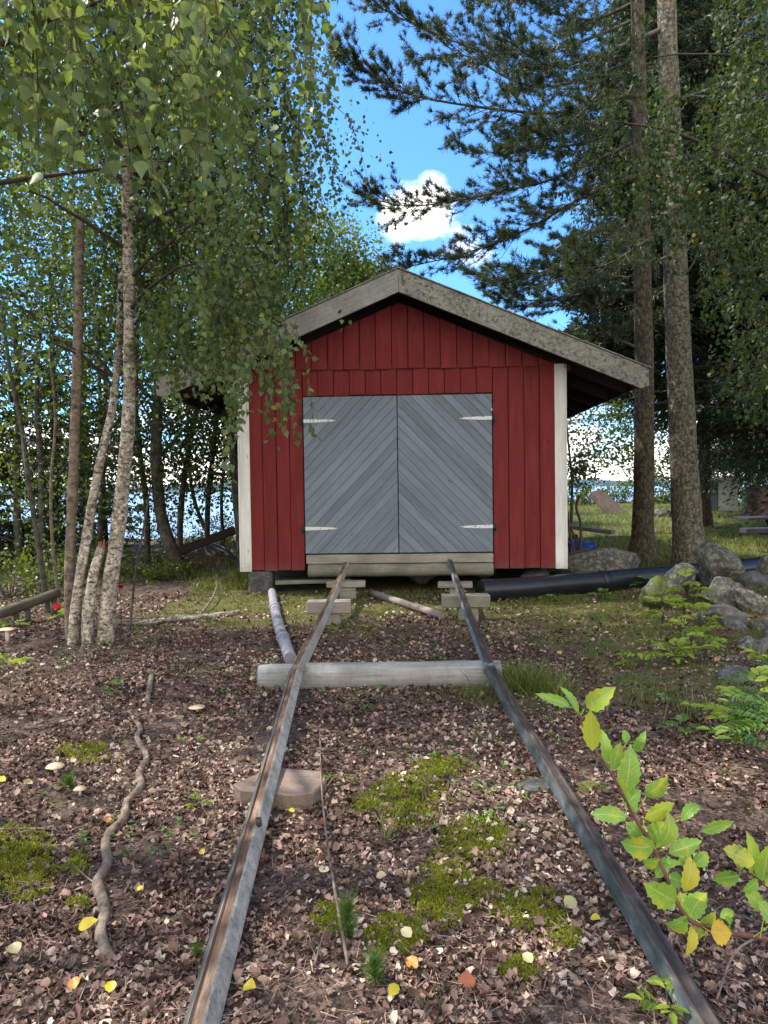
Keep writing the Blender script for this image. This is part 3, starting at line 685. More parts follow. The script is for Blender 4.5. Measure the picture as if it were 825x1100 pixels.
# main stem
b0 = stem([(112, 690), (117, 640), (125, 580), (132, 520), (138, 455), (139, 385), (138, 300), (137, 220), (136, 120), (134, 0), (138, -200), (150, -420)])
t1 = tree('birch_tree', 'tallest white-barked birch, thickest stem of the clump, with a full hanging crown', G1, loc=b0[0])
_, tp, tr_, _ = trunk('trunk', b0, [.076, .070, .067, .062, .057, .052, .048, .052, .045, .038, .03, .02], B_BIRCH, t1, 18, .16, flare=.28, seed=3)
CR = [(-420, -420), (300, -420), (330, -10), (350, 40), (352, 105), (330, 145), (330, 200), (355, 222), (330, 262), (300, 285), (280, 300), (200, 330), (60, 340), (-420, 320)]  # outline stretched out of view, up and left, to shade the ground
S = sample(CR, 4200, 5.2, 8.8, (.012, 3, -.30))
_u = 412 + S[:, 0] / S[:, 1] * F; _v = 525 - (S[:, 2] - 1.53) / S[:, 1] * F
S = S[~((_u < 190) & (_v > 95) & (S[:, 1] < 7.1)) & ~((_v > 180) & (RNG.random(len(S)) < .35))]; P, D, h, ln = hang(S, (.35, .95), 20)
S2 = np.vstack([sample([(225, 250), (310, 290), (300, 330), (255, 345), (215, 330)], 80, 5.6, 6.6), sample([(262, 345), (322, 330), (318, 380), (268, 380)], 14, 5.0, 5.5), sample([(240, 385), (290, 385), (290, 410), (250, 410)], 7, 5.0, 5.5)]); P2, D2, h2, ln2 = hang(S2, (.4, .8), 24, .16)
S3 = sample([(150, 300), (245, 300), (240, 400), (200, 400), (150, 380)], 75, 6.4, 7.6); P3, D3, h3, ln3 = hang(S3, (.2, .5), 20, .3)
P2 = np.vstack([P2, P3]); D2 = np.vstack([D2, D3])
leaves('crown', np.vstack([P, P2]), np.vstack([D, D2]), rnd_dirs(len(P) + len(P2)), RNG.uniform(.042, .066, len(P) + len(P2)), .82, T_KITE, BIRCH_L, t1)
m = MB(); twig_mb(m, S, h, ln, .45, frac=.35); twig_mb(m, S2, h2, ln2, .16)
idx = [random.randrange(32, len(tp)) for _ in range(26)]
limbs(m, [tp[i] for i in idx], [tp[i] + V(random.uniform(-1.7, 1.7), random.uniform(-1.2, 1.2), random.uniform(.1, 1.4)) for i in idx], .022, .05)
limbs(m, [tp[30], tp[36], tp[40], tp[28]], [at(250, 215, 6.2), at(335, 120, 6.8), at(330, 30, 7), at(290, 300, 6.1)], .02, .12)
m.build('branches', TWIG, t1)
# leaning stem
b1 = stem([(78, 690, -.05), (83, 640, -.03), (91, 590), (99, 540), (110, 485, .1), (120, 440, .25), (127, 380, .4), (132, 300, .5), (150, 200, .7), (170, 60, .9), (185, -120, 1.1)])
t2 = tree('birch_tree', 'slender leaning birch stem that bends right and passes behind the thickest stem', G1, loc=b1[0])
_, tp2, _, _ = trunk('trunk', b1, [.052, .047, .045, .042, .04, .038, .035, .036, .03, .022, .012], B_BIRCH, t2, 14, .2, flare=.2, seed=9)
S = sample([(120, -350), (320, -300), (330, 230), (250, 330), (120, 320)], 1100, 6.6, 9.8, (.014, 9, -.2)); P, D, h, ln = hang(S, (.3, .8), 20)
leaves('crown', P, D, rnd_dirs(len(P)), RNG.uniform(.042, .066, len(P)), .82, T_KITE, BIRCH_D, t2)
m = MB(); twig_mb(m, S, h, ln, .45, frac=.5)
idx = [random.randrange(20, len(tp2)) for _ in range(14)]
limbs(m, [tp2[i] for i in idx], [tp2[i] + V(random.uniform(-1, 1.3), random.uniform(-1, 1), random.uniform(.2, 1.1)) for i in idx], .014, .05)
m.build('branches', TWIG, t2)
# dead snag
b2 = stem([(77, 688, .12), (75, 640, .12), (76, 580, .12), (79, 500, .12), (82, 420, .12), (84, 340, .12), (86, 236, .12)])
t3 = tree('dead_birch', 'straight brown dead birch trunk broken off at the top, leftmost of the clump', G1, loc=b2[0])
trunk('trunk', b2, [.052, .048, .046, .046, .044, .042, .04], B_SNAG, t3, 14, .2, seed=14)
m = MB(); e = b2[-1]
for k in range(5): a_ = k * 1.3; m.tube([e + V(math.cos(a_) * .025, math.sin(a_) * .025, -.05), e + V(math.cos(a_) * .028, math.sin(a_) * .028, random.uniform(.02, .10))], [.014, .002], 5)
m.build('splinter', B_SNAG, t3)
# short broken stem
b3 = stem([(93, 690, -.1), (95, 655, -.08), (101, 615, -.05), (109, 588, -.02)])
t4 = tree('birch_stump', 'short snapped birch stem with a reddish torn top in the middle of the clump', G1, 'stump', loc=b3[0])
trunk('trunk', b3, [.050, .047, .044, .038], B_BIRCH, t4, 14, .2, flare=.2, seed=5)
TORN = plain('torn_wood', (.34, .13, .08), .8)
m = MB(); e = b3[-1]
for k in range(7): a_ = k * .95; m.tube([e + V(math.cos(a_) * .02, math.sin(a_) * .02, -.05), e + V(math.cos(a_) * .028, math.sin(a_) * .024, random.uniform(.03, .08))], [.016, .003], 5)
m.build('torn_top', TORN, t4)
REDM = plain('red_cloth', (.45, .015, .01), .6)
for (u, v, dd, lb_) in ((61, 652, -.1, 'small red flower-like scrap left of the birch clump'), (128, 630, .5, 'small red scrap showing just right of the thickest birch')):
    q = at(u, v, bD + dd); t = empty('red_scrap', (q.x, q.y, gh(q.x, q.y)), lb_, 'scrap', 'red scraps by the birches')
    m = MB(); g = V(q.x + .01, q.y, gh(q.x, q.y)); m.tube([g, g.lerp(q, .5) + V(.01, 0, 0), q], .003, 5); m.build('stalk', TWIG, t)
    leaves('petals', np.array([tuple(q)] * 9), rnd_dirs(9) + np.array([0, -.2, .1]), rnd_dirs(9), .045, .9, T_OVAL, REDM, t)

# birch outside the frame on the left whose twigs hang into the picture, close by
nb = V(-2.9, 3.3, gh(-2.9, 3.3) - .05)
t5 = tree('birch_tree', 'nearest birch, its large bright leaves hanging into the upper left corner', 'birches', loc=nb)
_, np_, _, _ = trunk('trunk', [nb, nb + V(.05, 0, 1.5), nb + V(.15, .05, 3), nb + V(.2, .1, 5), nb + V(.3, .1, 7.5)], [.13, .11, .09, .065, .03], B_BIRCH, t5, 16, .14, seed=8)
SA = sample([(-60, -200), (280, -200), (250, 60), (215, 120), (150, 120), (100, 100), (-60, 60)], 300, 2.5, 3.8, (.02, 5, -.2)); PA, DA, hA, lA = hang(SA, (.25, .55), 13, .3)
SB = sample([(200, -150), (345, -150), (352, 10), (335, 75), (300, 60)], 26, 3.4, 4.2); PB, DB, hB, lB = hang(SB, (.3, .6), 13, .2)
Z = []  # unseen outer crown, added to keep direct sun off the ground
for k in range(1100):
    a_ = random.uniform(0, 6.28); rr = math.sqrt(random.random()) * 3.2; q = V(nb.x - .6 + math.cos(a_) * rr, nb.y + .6 + math.sin(a_) * rr * 1.25, random.uniform(3.0, 7.6))
    d_ = q - CAM; u_ = 412 + d_.x / max(d_.y, .1) * F; v_ = 525 - d_.z / max(d_.y, .1) * F
    if d_.y > .2 and u_ > 0 and v_ > -250: continue
    Z.append(tuple(q))
Z = np.array(Z); PC, DC, hC, lC = hang(Z, (.4, 1.0), 20)
PP = np.vstack([PA, PB, PC]); DD = np.vstack([DA, DB, DC])
leaves('crown', PP, DD, rnd_dirs(len(PP)), np.concatenate([RNG.uniform(.036, .062, len(PA) + len(PB)), RNG.uniform(.045, .075, len(PC))]), .9, T_BIRCH, BIRCH_L, t5, tint=np.concatenate([.35 + .64 * RNG.random(len(PA) + len(PB)), RNG.random(len(PC))]), curl=RNG.uniform(-1, 1.4, len(PP)))
m = MB(); twig_mb(m, SA, hA, lA, .3, r=.0018); twig_mb(m, SB, hB, lB, .2, r=.0018)
m.tube(smooth_path([np_[12], at(-60, 205, 3.6), at(0, 196, 3.5), at(60, 188, 3.55), at(120, 180, 3.6), at(180, 172, 3.8)]), lerp_r([.03, .016, .012, .009, .007, .003], 26), 6)
m.tube(smooth_path([np_[10], at(-20, 60, 3.2), at(60, 18, 3.1), at(130, -5, 3.0), at(230, -40, 3.3)]), lerp_r([.03, .014, .01, .007, .003], 21), 6)
limbs(m, [np_[14]] * 8 + [np_[11]] * 6, [nb + V(random.uniform(-3, 1.5), random.uniform(-2.5, 3), random.uniform(4, 7)) for _ in range(14)], .035)
m.build('branches', TWIG, t5)

# ------------------------------------------------------------------ thin trees behind, left of the boathouse
BG = 'slender trees between the birches and the lake'
specs = [ # base px (u,v), path px offsets, D, radius, label
 ([(196, 610), (184, 585), (170, 545), (168, 480), (172, 400), (174, 300), (176, 180)], 12.2, .12, 'thickest dark trunk behind the birch clump, curving left at its foot'),
 ([(158, 600), (156, 540), (150, 470), (148, 400), (150, 250)], 13.0, .06, 'thin dark trunk just right of the tallest birch'),
 ([(192, 590), (196, 530), (207, 460), (214, 400), (216, 260)], 13.2, .06, 'slim dark tree with a slight right lean between trunk and boathouse'),
 ([(222, 592), (224, 540), (230, 470), (232, 400), (228, 280)], 13.5, .055, 'slim straight tree nearest the lake gap left of the boathouse'),
 ([(262, 600), (256, 540), (250, 470), (238, 420), (225, 330)], 12.0, .085, 'dark tree leaning left close to the white boathouse corner'),
 ([(236, 600), (212, 545), (202, 490), (200, 430), (196, 330)], 14.0, .04, 'very thin crooked tree leaning across the lake gap'),
 ([(52, 640), (42, 590), (35, 520), (22, 460), (12, 400), (5, 330)], 8.4, .035, 'thin bare crooked sapling at the far left, leaning left'),
 ([(66, 650), (57, 590), (54, 520), (57, 450), (55, 380)], 8.6, .022, 'thin pale upright sapling left of the dead birch'),
 ([(20, 590), (16, 520), (20, 440), (16, 340)], 12.5, .07, 'dark trunk standing among spruces at the left edge'),
 ([(42, 600), (43, 520), (42, 430), (44, 330)], 11.5, .055, 'dark straight trunk behind the thin pale sapling'),
 ([(139, 670), (141, 630), (150, 590), (157, 545), (160, 520)], 7.3, .012, 'thin leafless stem right of the birch clump'),
 ([(276, 612), (272, 540), (268, 470), (262, 410)], 13.6, .05, 'slim tree hidden close behind the left boathouse corner'),
 ([(104, 600), (108, 520), (112, 420), (110, 300)], 12.8, .05, 'thin dark trunk seen between the birch stems'),
 ([(242, 596), (238, 540), (244, 480), (250, 410), (254, 330)], 14.5, .035, 'faint thin tree beside the dark leaning one'),
]
for i, (pix, D0, r0, lab) in enumerate(specs):
    pts = [at(u, v, D0) for u, v in pix]; pts[0].z = gh(pts[0].x, pts[0].y) - .05
    for k in range(1, len(pts)): pts[k].y += random.uniform(-.1, .1)
    small = i in (6, 7, 10)
    t = tree('slender_tree' if not small else 'sapling', lab, BG, 'tree' if not small else 'sapling', loc=pts[0])
    _, tp_, _, _ = trunk('trunk', pts, [r0, r0 * .85, r0 * .75, r0 * .5], B_GREY if i != 7 else B_SNAG, t, 8, .15, seed=i)
    top = pts[-1]; m = MB()
    if not small:
        org = [tp_[random.randrange(len(tp_) // 3, len(tp_))] for _ in range(12)]
        limbs(m, org, [o + V(random.uniform(-1.3, 1.3), random.uniform(-1, 1), random.uniform(.1, 1.2)) for o in org], r0 * .3, n=4, seg=5)
        m.build('branches', B_GREY, t)
        c0 = np.array([tuple(tp_[random.randrange(len(tp_) // 3, len(tp_))]) for _ in range(230)]) + RNG.normal(size=(230, 3)) * np.array([.85, .7, .45])
        c1 = np.array([tuple(top)] * 260) + RNG.normal(size=(260, 3)) * np.array([1.1, .9, 1.3]) + np.array([0, 0, .9])
        P, D = cloud(np.vstack([c0, c1]), .18, 12); k_ = P[:, 2] > gh(pts[0].x, pts[0].y) + .75
        P = P[k_]; D = D[k_]
        leaves('crown', P, D, rnd_dirs(len(P)), RNG.uniform(.05, .085, len(P)), .8, T_KITE, ALDER_L if i % 2 else BIRCH_D, t)
    elif i != 10:
        org = [tp_[random.randrange(6, len(tp_))] for _ in range(7)]
        limbs(m, org, [o + V(random.uniform(-.4, .4), random.uniform(-.3, .3), random.uniform(.1, .5)) for o in org], .007, n=4, seg=4)
        m.build('branches', B_GREY, t)
        c1 = np.array([tuple(o) for o in org * 5]) + RNG.normal(size=(len(org) * 5, 3)) * .28
        P, D = cloud(c1, .10, 7); leaves('crown', P, D, rnd_dirs(len(P)), .045, .8, T_KITE, ALDER_L, t)

# ------------------------------------------------------------------ spruces
def spruce(base, H, r0, whorl0, L0, label, group, lean=0, dens=1.0, mat=None, thin=1.0, side=None, droop=.35, nm='spruce_tree', zmax=None, bk=None):
    t = tree(nm, label, group, loc=base)
    pts = [base + V(lean * s, 0, H * s) for s in (0, .25, .5, .75, 1)]
    _, tp_, rr, _ = trunk('trunk', pts, [r0, r0 * .8, r0 * .6, r0 * .35, .02], bk or B_SPR, t, 16, .08, flare=.35, seed=int(base.x * 7) % 50)
    m = MB(); P = []; D = []; z = whorl0
    while z < min(H, zmax or H):
        L = L0 * (1 - z / H) ** .75 * random.uniform(.75, 1.1); nb_ = 5
        for k in range(nb_):
            a_ = random.uniform(0, 6.28)
            if side is not None and random.random() < .6: a_ = side + random.gauss(0, .7)
            o = base + V(lean * z / H, 0, z); out = V(math.cos(a_), math.sin(a_), 0); bp_ = []
            for q in range(9):
                s = q / 8; p = o + out * L * s + V(0, 0, -L * droop * s ** 1.2 + L * .22 * s ** 3); p += V(random.uniform(-1, 1), random.uniform(-1, 1), 0) * .02 * L * s; bp_.append(p)
            m.tube(bp_, [.022 * (1 - .85 * q / 8) for q in range(9)], 4, caps=False)
            sidev = V(-out.y, out.x, 0); nn = int(34 * L * dens)
            for _ in range(nn):
                s = random.uniform(.12, 1); f = s * 8; i0 = min(7, int(f)); c = bp_[i0].lerp(bp_[i0 + 1], f - i0); w = L * .34 * (1.05 - s * .75)
                sg = random.choice((-1, 1)); d_ = (sidev * sg + out * .7 + V(0, 0, -random.uniform(.1, .9))).normalized(); ll = random.uniform(.3, 1) * w
                for e in range(max(2, int(ll / .05))):
                    pq = c + d_ * (e * .05) + V(0, 0, -.02 * e * e * .3); P.append(tuple(pq))
                    D.append(tuple(d_ + V(random.gauss(0, .6), random.gauss(0, .6), random.gauss(-.2, .4))))
        z += random.uniform(.16, .3) / thin
    m.build('branches', B_GREY, t); P = np.array(P); D = np.array(D)
    leaves('crown', P, D, rnd_dirs(len(P)), RNG.uniform(.09, .16, len(P)), .32, T_KITE, mat or SPRUCE_N, t); return t
def gb(u, v, D): p = at(u, v, D); return V(p.x, p.y, gh(p.x, p.y) - .05)
spruce(gb(-30, 600, 13), 8, .14, .3, 2.4, 'dark dense spruce at the left edge behind the saplings', 'spruces', dens=.55)
spruce(gb(62, 600, 15), 6.0, .12, .2, 2.1, 'dark spruce with drooping boughs behind the dead birch', 'spruces', dens=.5)
spruce(gb(112, 600, 16.5), 5.0, .10, .2, 1.6, 'young dark spruce low behind the white birch stems', 'spruces', dens=.5)
# ------------------------------------------------------------------ tall conifers on the right
def branch_pine(mb, P, D, line, r0, tip=.006, sub=26, subl=(.4, 1.15), dens=1.0, s0=.12, tuft=15):
    pts = smooth_path(line, 6); n = len(pts); mb.tube(pts, lerp_r([r0, r0 * .55, tip], n), 6, wob=.15, caps=False, seed=r0 * 99)
    L = sum((pts[i + 1] - pts[i]).length for i in range(n - 1))
    def tufts(p, q, k):
        for _ in range(k):
            s = random.random() ** .6; c = p.lerp(q, s); ax = (q - p).normalized() + V(0, 0, .35)
            for _ in range(tuft):
                P.append(tuple(c + V(random.gauss(0, .012), random.gauss(0, .012), random.gauss(0, .012)))); D.append(tuple(ax * .75 + V(random.gauss(0, .55), random.gauss(0, .55), random.gauss(0, .55))))
    for k in range(int(sub * L / 2)):
        s = s0 + (1 - s0) * (k + random.random()) / (sub * L / 2); s = min(s, .995); f = s * (n - 1); i0 = int(f); c = pts[i0].lerp(pts[min(i0 + 1, n - 1)], f - i0)
        t_ = (pts[min(i0 + 1, n - 1)] - pts[i0]).normalized(); sd_ = random.choice((-1, 1))
        lat = t_.cross(V(0, 0, 1)).normalized() * sd_; d_ = (t_ * random.uniform(.5, 1.1) + lat * random.uniform(.3, 1) + V(0, 0, random.uniform(-.45, .55))).normalized()
        l_ = random.uniform(*subl) * (1.15 - .6 * s); e = c + d_ * l_; md = c + d_ * l_ * .5 + V(0, 0, -.04 * l_)
        e += V(0, 0, .12 * l_); mb.tube([c, md, e], [.008, .006, .003], 4, caps=False)
        tufts(md, e, int(5 * dens)); tufts(c, md, int(1.6 * dens * random.random() * 2))
        for _ in range(3):
            s2 = random.uniform(.3, .95); c2 = c.lerp(e, s2); d2 = (d_ + V(random.gauss(0, .6), random.gauss(0, .6), random.gauss(.1, .45))).normalized(); e2 = c2 + d2 * l_ * .38
            mb.tube([c2, e2], [.004, .002], 3, caps=False); tufts(c2, e2, int(3.2 * dens))
def pine(pix, D, rad, mat, label, lines, group, name='pine_tree', r0s=.035, extra=None, **kw):
    pts = [at(u, v, D) for u, v in pix]; pts[0].z = gh(pts[0].x, pts[0].y) - .08
    t = tree(name, label, group, loc=pts[0]); trunk('trunk', pts, rad, mat, t, 22, .09, flare=.55, seed=int(D * 3))
    m = MB(); P = []; Dn = []
    for ln_ in lines: branch_pine(m, P, Dn, [at(u, v, d) for u, v, d in ln_], r0s, **kw)
    if extra: extra(m)
    m.build('branches', B_GREY, t); P = np.array(P); Dn = np.array(Dn)
    leaves('needles', P, Dn, rnd_dirs(len(P)), RNG.uniform(.07, .12, len(P)), .10, T_BLADE, NEEDLE, t); return t
DA_ = 12.6; DB_ = 11.2
def deadtw(m):
    for k in range(44):
        z = random.uniform(40, 480); o = at(688, z, DA_); limbs(m, [o], [o + V(random.uniform(-1.3, 1.0), random.uniform(-.9, .9), random.uniform(-.25, .35))], .010, n=4, seg=4)
pine([(690, 600), (691, 560), (692, 500), (692, 400), (690, 280), (688, 150), (685, 0), (682, -250), (680, -500)], DA_, [.215, .175, .165, .155, .14, .125, .11, .08, .03], B_PINE,
     'shade-darkened brown pine trunk close behind the boathouse with long boughs reaching left over the roof', [
      [(688, 98, DA_), (606, 120, DA_ - .4), (540, 118, DA_ - .6), (451, 104, DA_ - .8), (405, 84, DA_ - .9), (368, 58, DA_ - 1)],
      [(688, 186, DA_), (627, 211, DA_ - .2), (565, 247, DA_ + .2), (500, 272, DA_ + .4), (431, 288, DA_ + .5)],
      [(686, 150, DA_), (600, 190, DA_ + .3), (540, 205, DA_ + .4), (451, 221, DA_ + .6), (398, 214, DA_ + .8)],
      [(685, 20, DA_), (606, 50, DA_ + .4), (529, 57, DA_ + .7), (450, 28, DA_ + 1), (402, 6, DA_ + 1.1)],
      [(684, -40, DA_), (600, -20, DA_ + .2), (520, -40, DA_ + .6), (430, -60, DA_ + .9)],
      [(690, 312, DA_), (640, 314, DA_ - .2), (590, 322, DA_ - .3), (545, 322, DA_ - .4)],
      [(690, 230, DA_), (640, 265, DA_ - .8), (590, 290, DA_ - 1.3), (540, 300, DA_ - 1.5)],
      [(688, 60, DA_), (620, 88, DA_ + 1), (560, 90, DA_ + 1.6), (500, 60, DA_ + 2.2), (450, 62, DA_ + 2.6)],
      [(688, 120, DA_), (640, 150, DA_ + 1), (580, 160, DA_ + 1.6), (500, 165, DA_ + 2.4)],
      [(688, 375, DA_), (655, 360, DA_ - .1), (630, 340, DA_ - .2)],
      [(686, 0, DA_), (640, 20, DA_ + .5), (600, 15, DA_ + .9), (560, 0, DA_ + 1.2), (500, 5, DA_ + 1.6)],
      [(688, 80, DA_), (650, 100, DA_ - .7), (600, 140, DA_ - 1.1), (560, 150, DA_ - 1.4)],
      [(688, 260, DA_), (660, 270, DA_ + .7), (630, 262, DA_ + 1.1), (590, 270, DA_ + 1.4)],
     ], 'tall conifers on the right', extra=deadtw, dens=1.45)
def scarB(m):
    o = at(733, 300, DB_); m.tube(smooth_path([o, at(742, 288, DB_ - .25), at(750, 270, DB_ - .35), at(752, 262, DB_ - .35)]), .014, 6)
    for k in range(12):
        z = random.uniform(0, 470); o = at(728, z, DB_); limbs(m, [o], [o + V(random.uniform(-1., 1.0), random.uniform(-.9, .9), random.uniform(-.2, .25))], .009, n=4, seg=4)
pine([(743, 603), (738, 560), (735, 500), (731, 420), (727, 330), (724, 230), (720, 120), (716, 0), (710, -250), (705, -500)], DB_, [.24, .215, .20, .19, .178, .165, .15, .135, .09, .04], B_LICH,
     'thick lichen-speckled conifer trunk rising behind the stone wall', [
      [(718, 28, DB_), (640, 60, DB_ - .3), (590, 70, DB_ - .6), (540, 40, DB_ - .8)],
      [(722, 180, DB_), (760, 170, DB_ + .5), (800, 160, DB_ + .8), (850, 170, DB_ + 1)],
      [(720, 110, DB_), (780, 90, DB_ - .5), (830, 70, DB_ - .8), (880, 60, DB_ - 1)],
      [(716, -30, DB_), (660, -20, DB_ + .3), (600, -10, DB_ + .6), (560, -30, DB_ + .8)],
      [(722, 240, DB_), (690, 262, DB_ - .8), (650, 285, DB_ - 1.1), (615, 290, DB_ - 1.3)],
     ], 'tall conifers on the right', name='conifer', extra=scarB, dens=1.1)
# spruces filling the right, further back
spruce(gb(757, 530, 17.5), 20, .15, 2.6, 2.6, 'straight dark spruce trunk beyond the lichen-speckled trunk', 'tall conifers on the right', dens=.8, zmax=12.8, thin=1.0)
spruce(gb(842, 520, 23), 24, .19, 1.9, 3.8, 'broad dark spruce behind the tree stump at the right edge', 'tall conifers on the right', dens=.8, zmax=16.5, thin=.9)
spruce(gb(691, 545, 16.5), 22, .12, 3.6, 2.7, 'dark spruce behind the brown pine trunk', 'tall conifers on the right', dens=1.3, zmax=13.5, thin=1.0)
spruce(gb(728, 540, 21), 24, .14, 3.4, 2.6, 'far spruce glimpsed between the two thick trunks', 'tall conifers on the right', dens=.7, zmax=15, thin=.9)
spruce(gb(738, 540, 18.5), 22, .10, 5.2, 4.2, 'dense dark spruce filling the gap above the tree stump', 'tall conifers on the right', dens=1.1, zmax=14, thin=1.0)
spruce(gb(900, 560, 15), 18, .2, 2.2, 3.6, 'large spruce just outside the right edge with boughs reaching in', 'tall conifers on the right', dens=.7, zmax=11.5, thin=.9)
# birch outside the frame on the right, hanging over
rb_ = V(4.9, 7.4, gh(4.9, 7.4) - .05)
t6 = tree('birch_tree', 'shaded birch hanging its small dark leaves down along the right edge', 'birches', loc=rb_)
_, rp, _, _ = trunk('trunk', [rb_, rb_ + V(-.05, 0, 2), rb_ + V(-.2, 0, 4), rb_ + V(-.3, 0, 6.5), rb_ + V(-.3, 0, 9)], [.12, .10, .085, .05, .02], B_BIRCH, t6, 14, .14, seed=18)
S = sample([(690, 110), (745, 60), (775, -20), (850, -200), (1050, -350), (1150, 100), (1050, 440), (900, 470), (800, 400), (775, 320), (755, 250), (700, 215)], 1900, 6.2, 9.6, (.014, 22, -.22)); P, D, h, ln = hang(S, (.3, .8), 20, .4)
Sb = sample([(640, 90), (700, 60), (760, 80), (760, 230), (700, 230), (640, 180)], 110, 7.0, 8.6, (.02, 7, -.1)); Pb, Db, hb, lb2 = hang(Sb, (.2, .55), 14, .4)
P = np.vstack([P, Pb]); D = np.vstack([D, Db])
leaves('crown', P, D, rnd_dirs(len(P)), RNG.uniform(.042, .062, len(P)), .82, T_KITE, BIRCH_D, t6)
m = MB(); twig_mb(m, S, h, ln, .4, frac=.4)
limbs(m, [rp[10], rp[12], rp[13], rp[9], rp[14]], [at(650, 130, 7.6), at(700, 60, 7.8), at(770, 20, 8), at(780, 300, 7.4), at(840, -100, 7.5)], .035, .1, seg=9)
m.build('branches', TWIG, t6)
# trees behind the roof and beyond the clearing
def leafy(base, H, r0, label, group, crowns, mat, n=60, per=40, size=(.09, .14), rad=.35, name='deciduous_tree', bark_=None):
    t = tree(name, label, group, loc=base); pts = [base, base + V(.05, 0, H * .35), base + V(-.05, 0, H * .7), base + V(0, 0, H)]
    _, tp_, _, _ = trunk('trunk', pts, [r0, r0 * .8, r0 * .5, r0 * .15], bark_ or B_GREY, t, 8, .15)
    m = MB(); PS = []
    for (c, r_) in crowns:
        c = Vector(c); k = n; q = RNG.normal(size=(k, 3)); q = q / np.linalg.norm(q, axis=1, keepdims=True) * (RNG.random((k, 1)) ** .45) * np.array(r_) + np.array(tuple(c)); PS.append(q)
        limbs(m, [min(tp_, key=lambda p: (p - V(*q[j])).length_squared if p.z < q[j][2] else 99) for j in range(0, k, 5)], [V(*q[j]) for j in range(0, k, 5)], r0 * .25, n=4, seg=5)
    m.build('branches', B_GREY, t); P, D = cloud(np.vstack(PS), rad, per); 
    leaves('crown', P, D, rnd_dirs(len(P)), RNG.uniform(*size, len(P)), .8, T_KITE, mat, t); return t
bb_ = gb(355, 560, 20)
leafy(bb_, 8, .13, 'sunlit pale green birch showing above the left roof slope', 'trees behind the boathouse', [(at(355, 275, 20), (1.5, 1.2, 1.2)), (at(330, 330, 20), (1.6, 1.3, 1.2)), (at(385, 300, 20), (.9, .9, .9)), (at(300, 250, 20), (1.5, 1.2, 1.2))], PALE_L, 80, 36, (.07, .12), .26)
leafy(gb(395, 560, 24), 9, .15, 'darker tree top peeping over the ridge left of its peak', 'trees behind the boathouse', [(at(400, 300, 24), (1.0, .8, .7)), (at(365, 320, 24), (1.6, 1, .9))], ALDER_L, 60, 30, (.07, .12), .25)
leafy(gb(290, 560, 18), 8, .12, 'leafy tree behind the hidden left eave', 'trees behind the boathouse', [(at(260, 330, 18), (2.0, 1.3, 1.6)), (at(200, 250, 18), (1.7, 1.2, 1.6)), (at(300, 380, 17.6), (.6, .8, .6))], ALDER_L, 90, 36, (.07, .12), .3)
leafy(gb(90, 580, 17), 9, .12, 'leafy tree far behind the birch clump', 'trees behind the boathouse', [(at(90, 330, 17), (2.0, 1.3, 2.0)), (at(30, 200, 17), (1.7, 1.2, 1.8)), (at(150, 120, 17), (2, 1.2, 2))], ALDER_L, 90, 34, (.07, .12), .3)
leafy(gb(612, 555, 15), 3.6, .035, 'thin bare-stemmed young tree just right of the white boathouse corner', 'trees by the shore on the right', [(at(640, 440, 15), (.9, .6, .9)), (at(625, 500, 15), (.35, .4, .5)), (at(665, 480, 15), (.6, .5, .6))], ALDER_L, 60, 12, (.055, .09), .16)
leafy(gb(722, 545, 22), 4, .05, 'small leafy tree at the shore between the thick trunks', 'trees by the shore on the right', [(at(715, 455, 22), (.9, .8, 1.5)), (at(700, 510, 22), (.7, .7, .5))], ALDER_L, 60, 16, (.07, .11), .25)
leafy(gb(790, 535, 26), 4.5, .07, 'low leafy tree behind the grey cabinet', 'trees by the shore on the right', [(at(800, 500, 26), (1.0, .8, .5)), (at(770, 470, 26), (1.1, .8, .8))], PALE_L, 50, 16, (.08, .12), .25)
# bushes
def bush(q, r_, label, mat=ALDER_L, n=40, per=14, size=(.04, .07), cat='bush', group='bushes in the undergrowth'):
    t = empty('bush', q, label, cat, group); k = n
    c = RNG.normal(size=(k, 3)); c = c / np.linalg.norm(c, axis=1, keepdims=True) * RNG.random((k, 1)) ** .4 * np.array(r_) + np.array((q[0], q[1], q[2] + r_[2] * .8)); c[:, 2] = np.maximum(c[:, 2], q[2] + .05)
    m = MB(); limbs(m, [Vector(q)] * (k // 2), [V(*c[j]) for j in range(k // 2)], .008, n=4, seg=4); m.build('stems', B_GREY, t)
    P, D = cloud(c, min(r_) * .22, per); leaves('foliage', P, D, rnd_dirs(len(P)), RNG.uniform(*size, len(P)), .7, T_KITE, mat, t)
for u, v, D, r_, lab in ((10, 620, 9.6, (.8, .5, .42), 'low leafy bush at the left edge'), (60, 618, 10.6, (.7, .5, .4), 'leafy bush behind the thin saplings'), (120, 610, 11.6, (.8, .6, .35), 'bush right behind the white birch stems'), (165, 606, 11.0, (.6, .5, .22), 'low bush at the foot of the thickest dark trunk'), (230, 600, 14, (.9, .6, .3), 'bush in front of the lake gap'), (100, 575, 15, (1.8, 1, .7), 'wide dark bush behind the birch clump'), (-20, 580, 14, (1.8, 1, .8), 'wide dark bush beyond the left edge'), (285, 590, 15.5, (.8, .7, .7), 'dark bush tucked behind the boathouse wall'), (185, 585, 16.5, (.9, .5, .55), 'leafy bush partly hiding the lake right of the thickest dark trunk'), (240, 580, 17, (.7, .5, .4), 'small shoreline bush in the lake gap by the boathouse')):
    bush(gb(u, v, D), r_, lab, n=60)
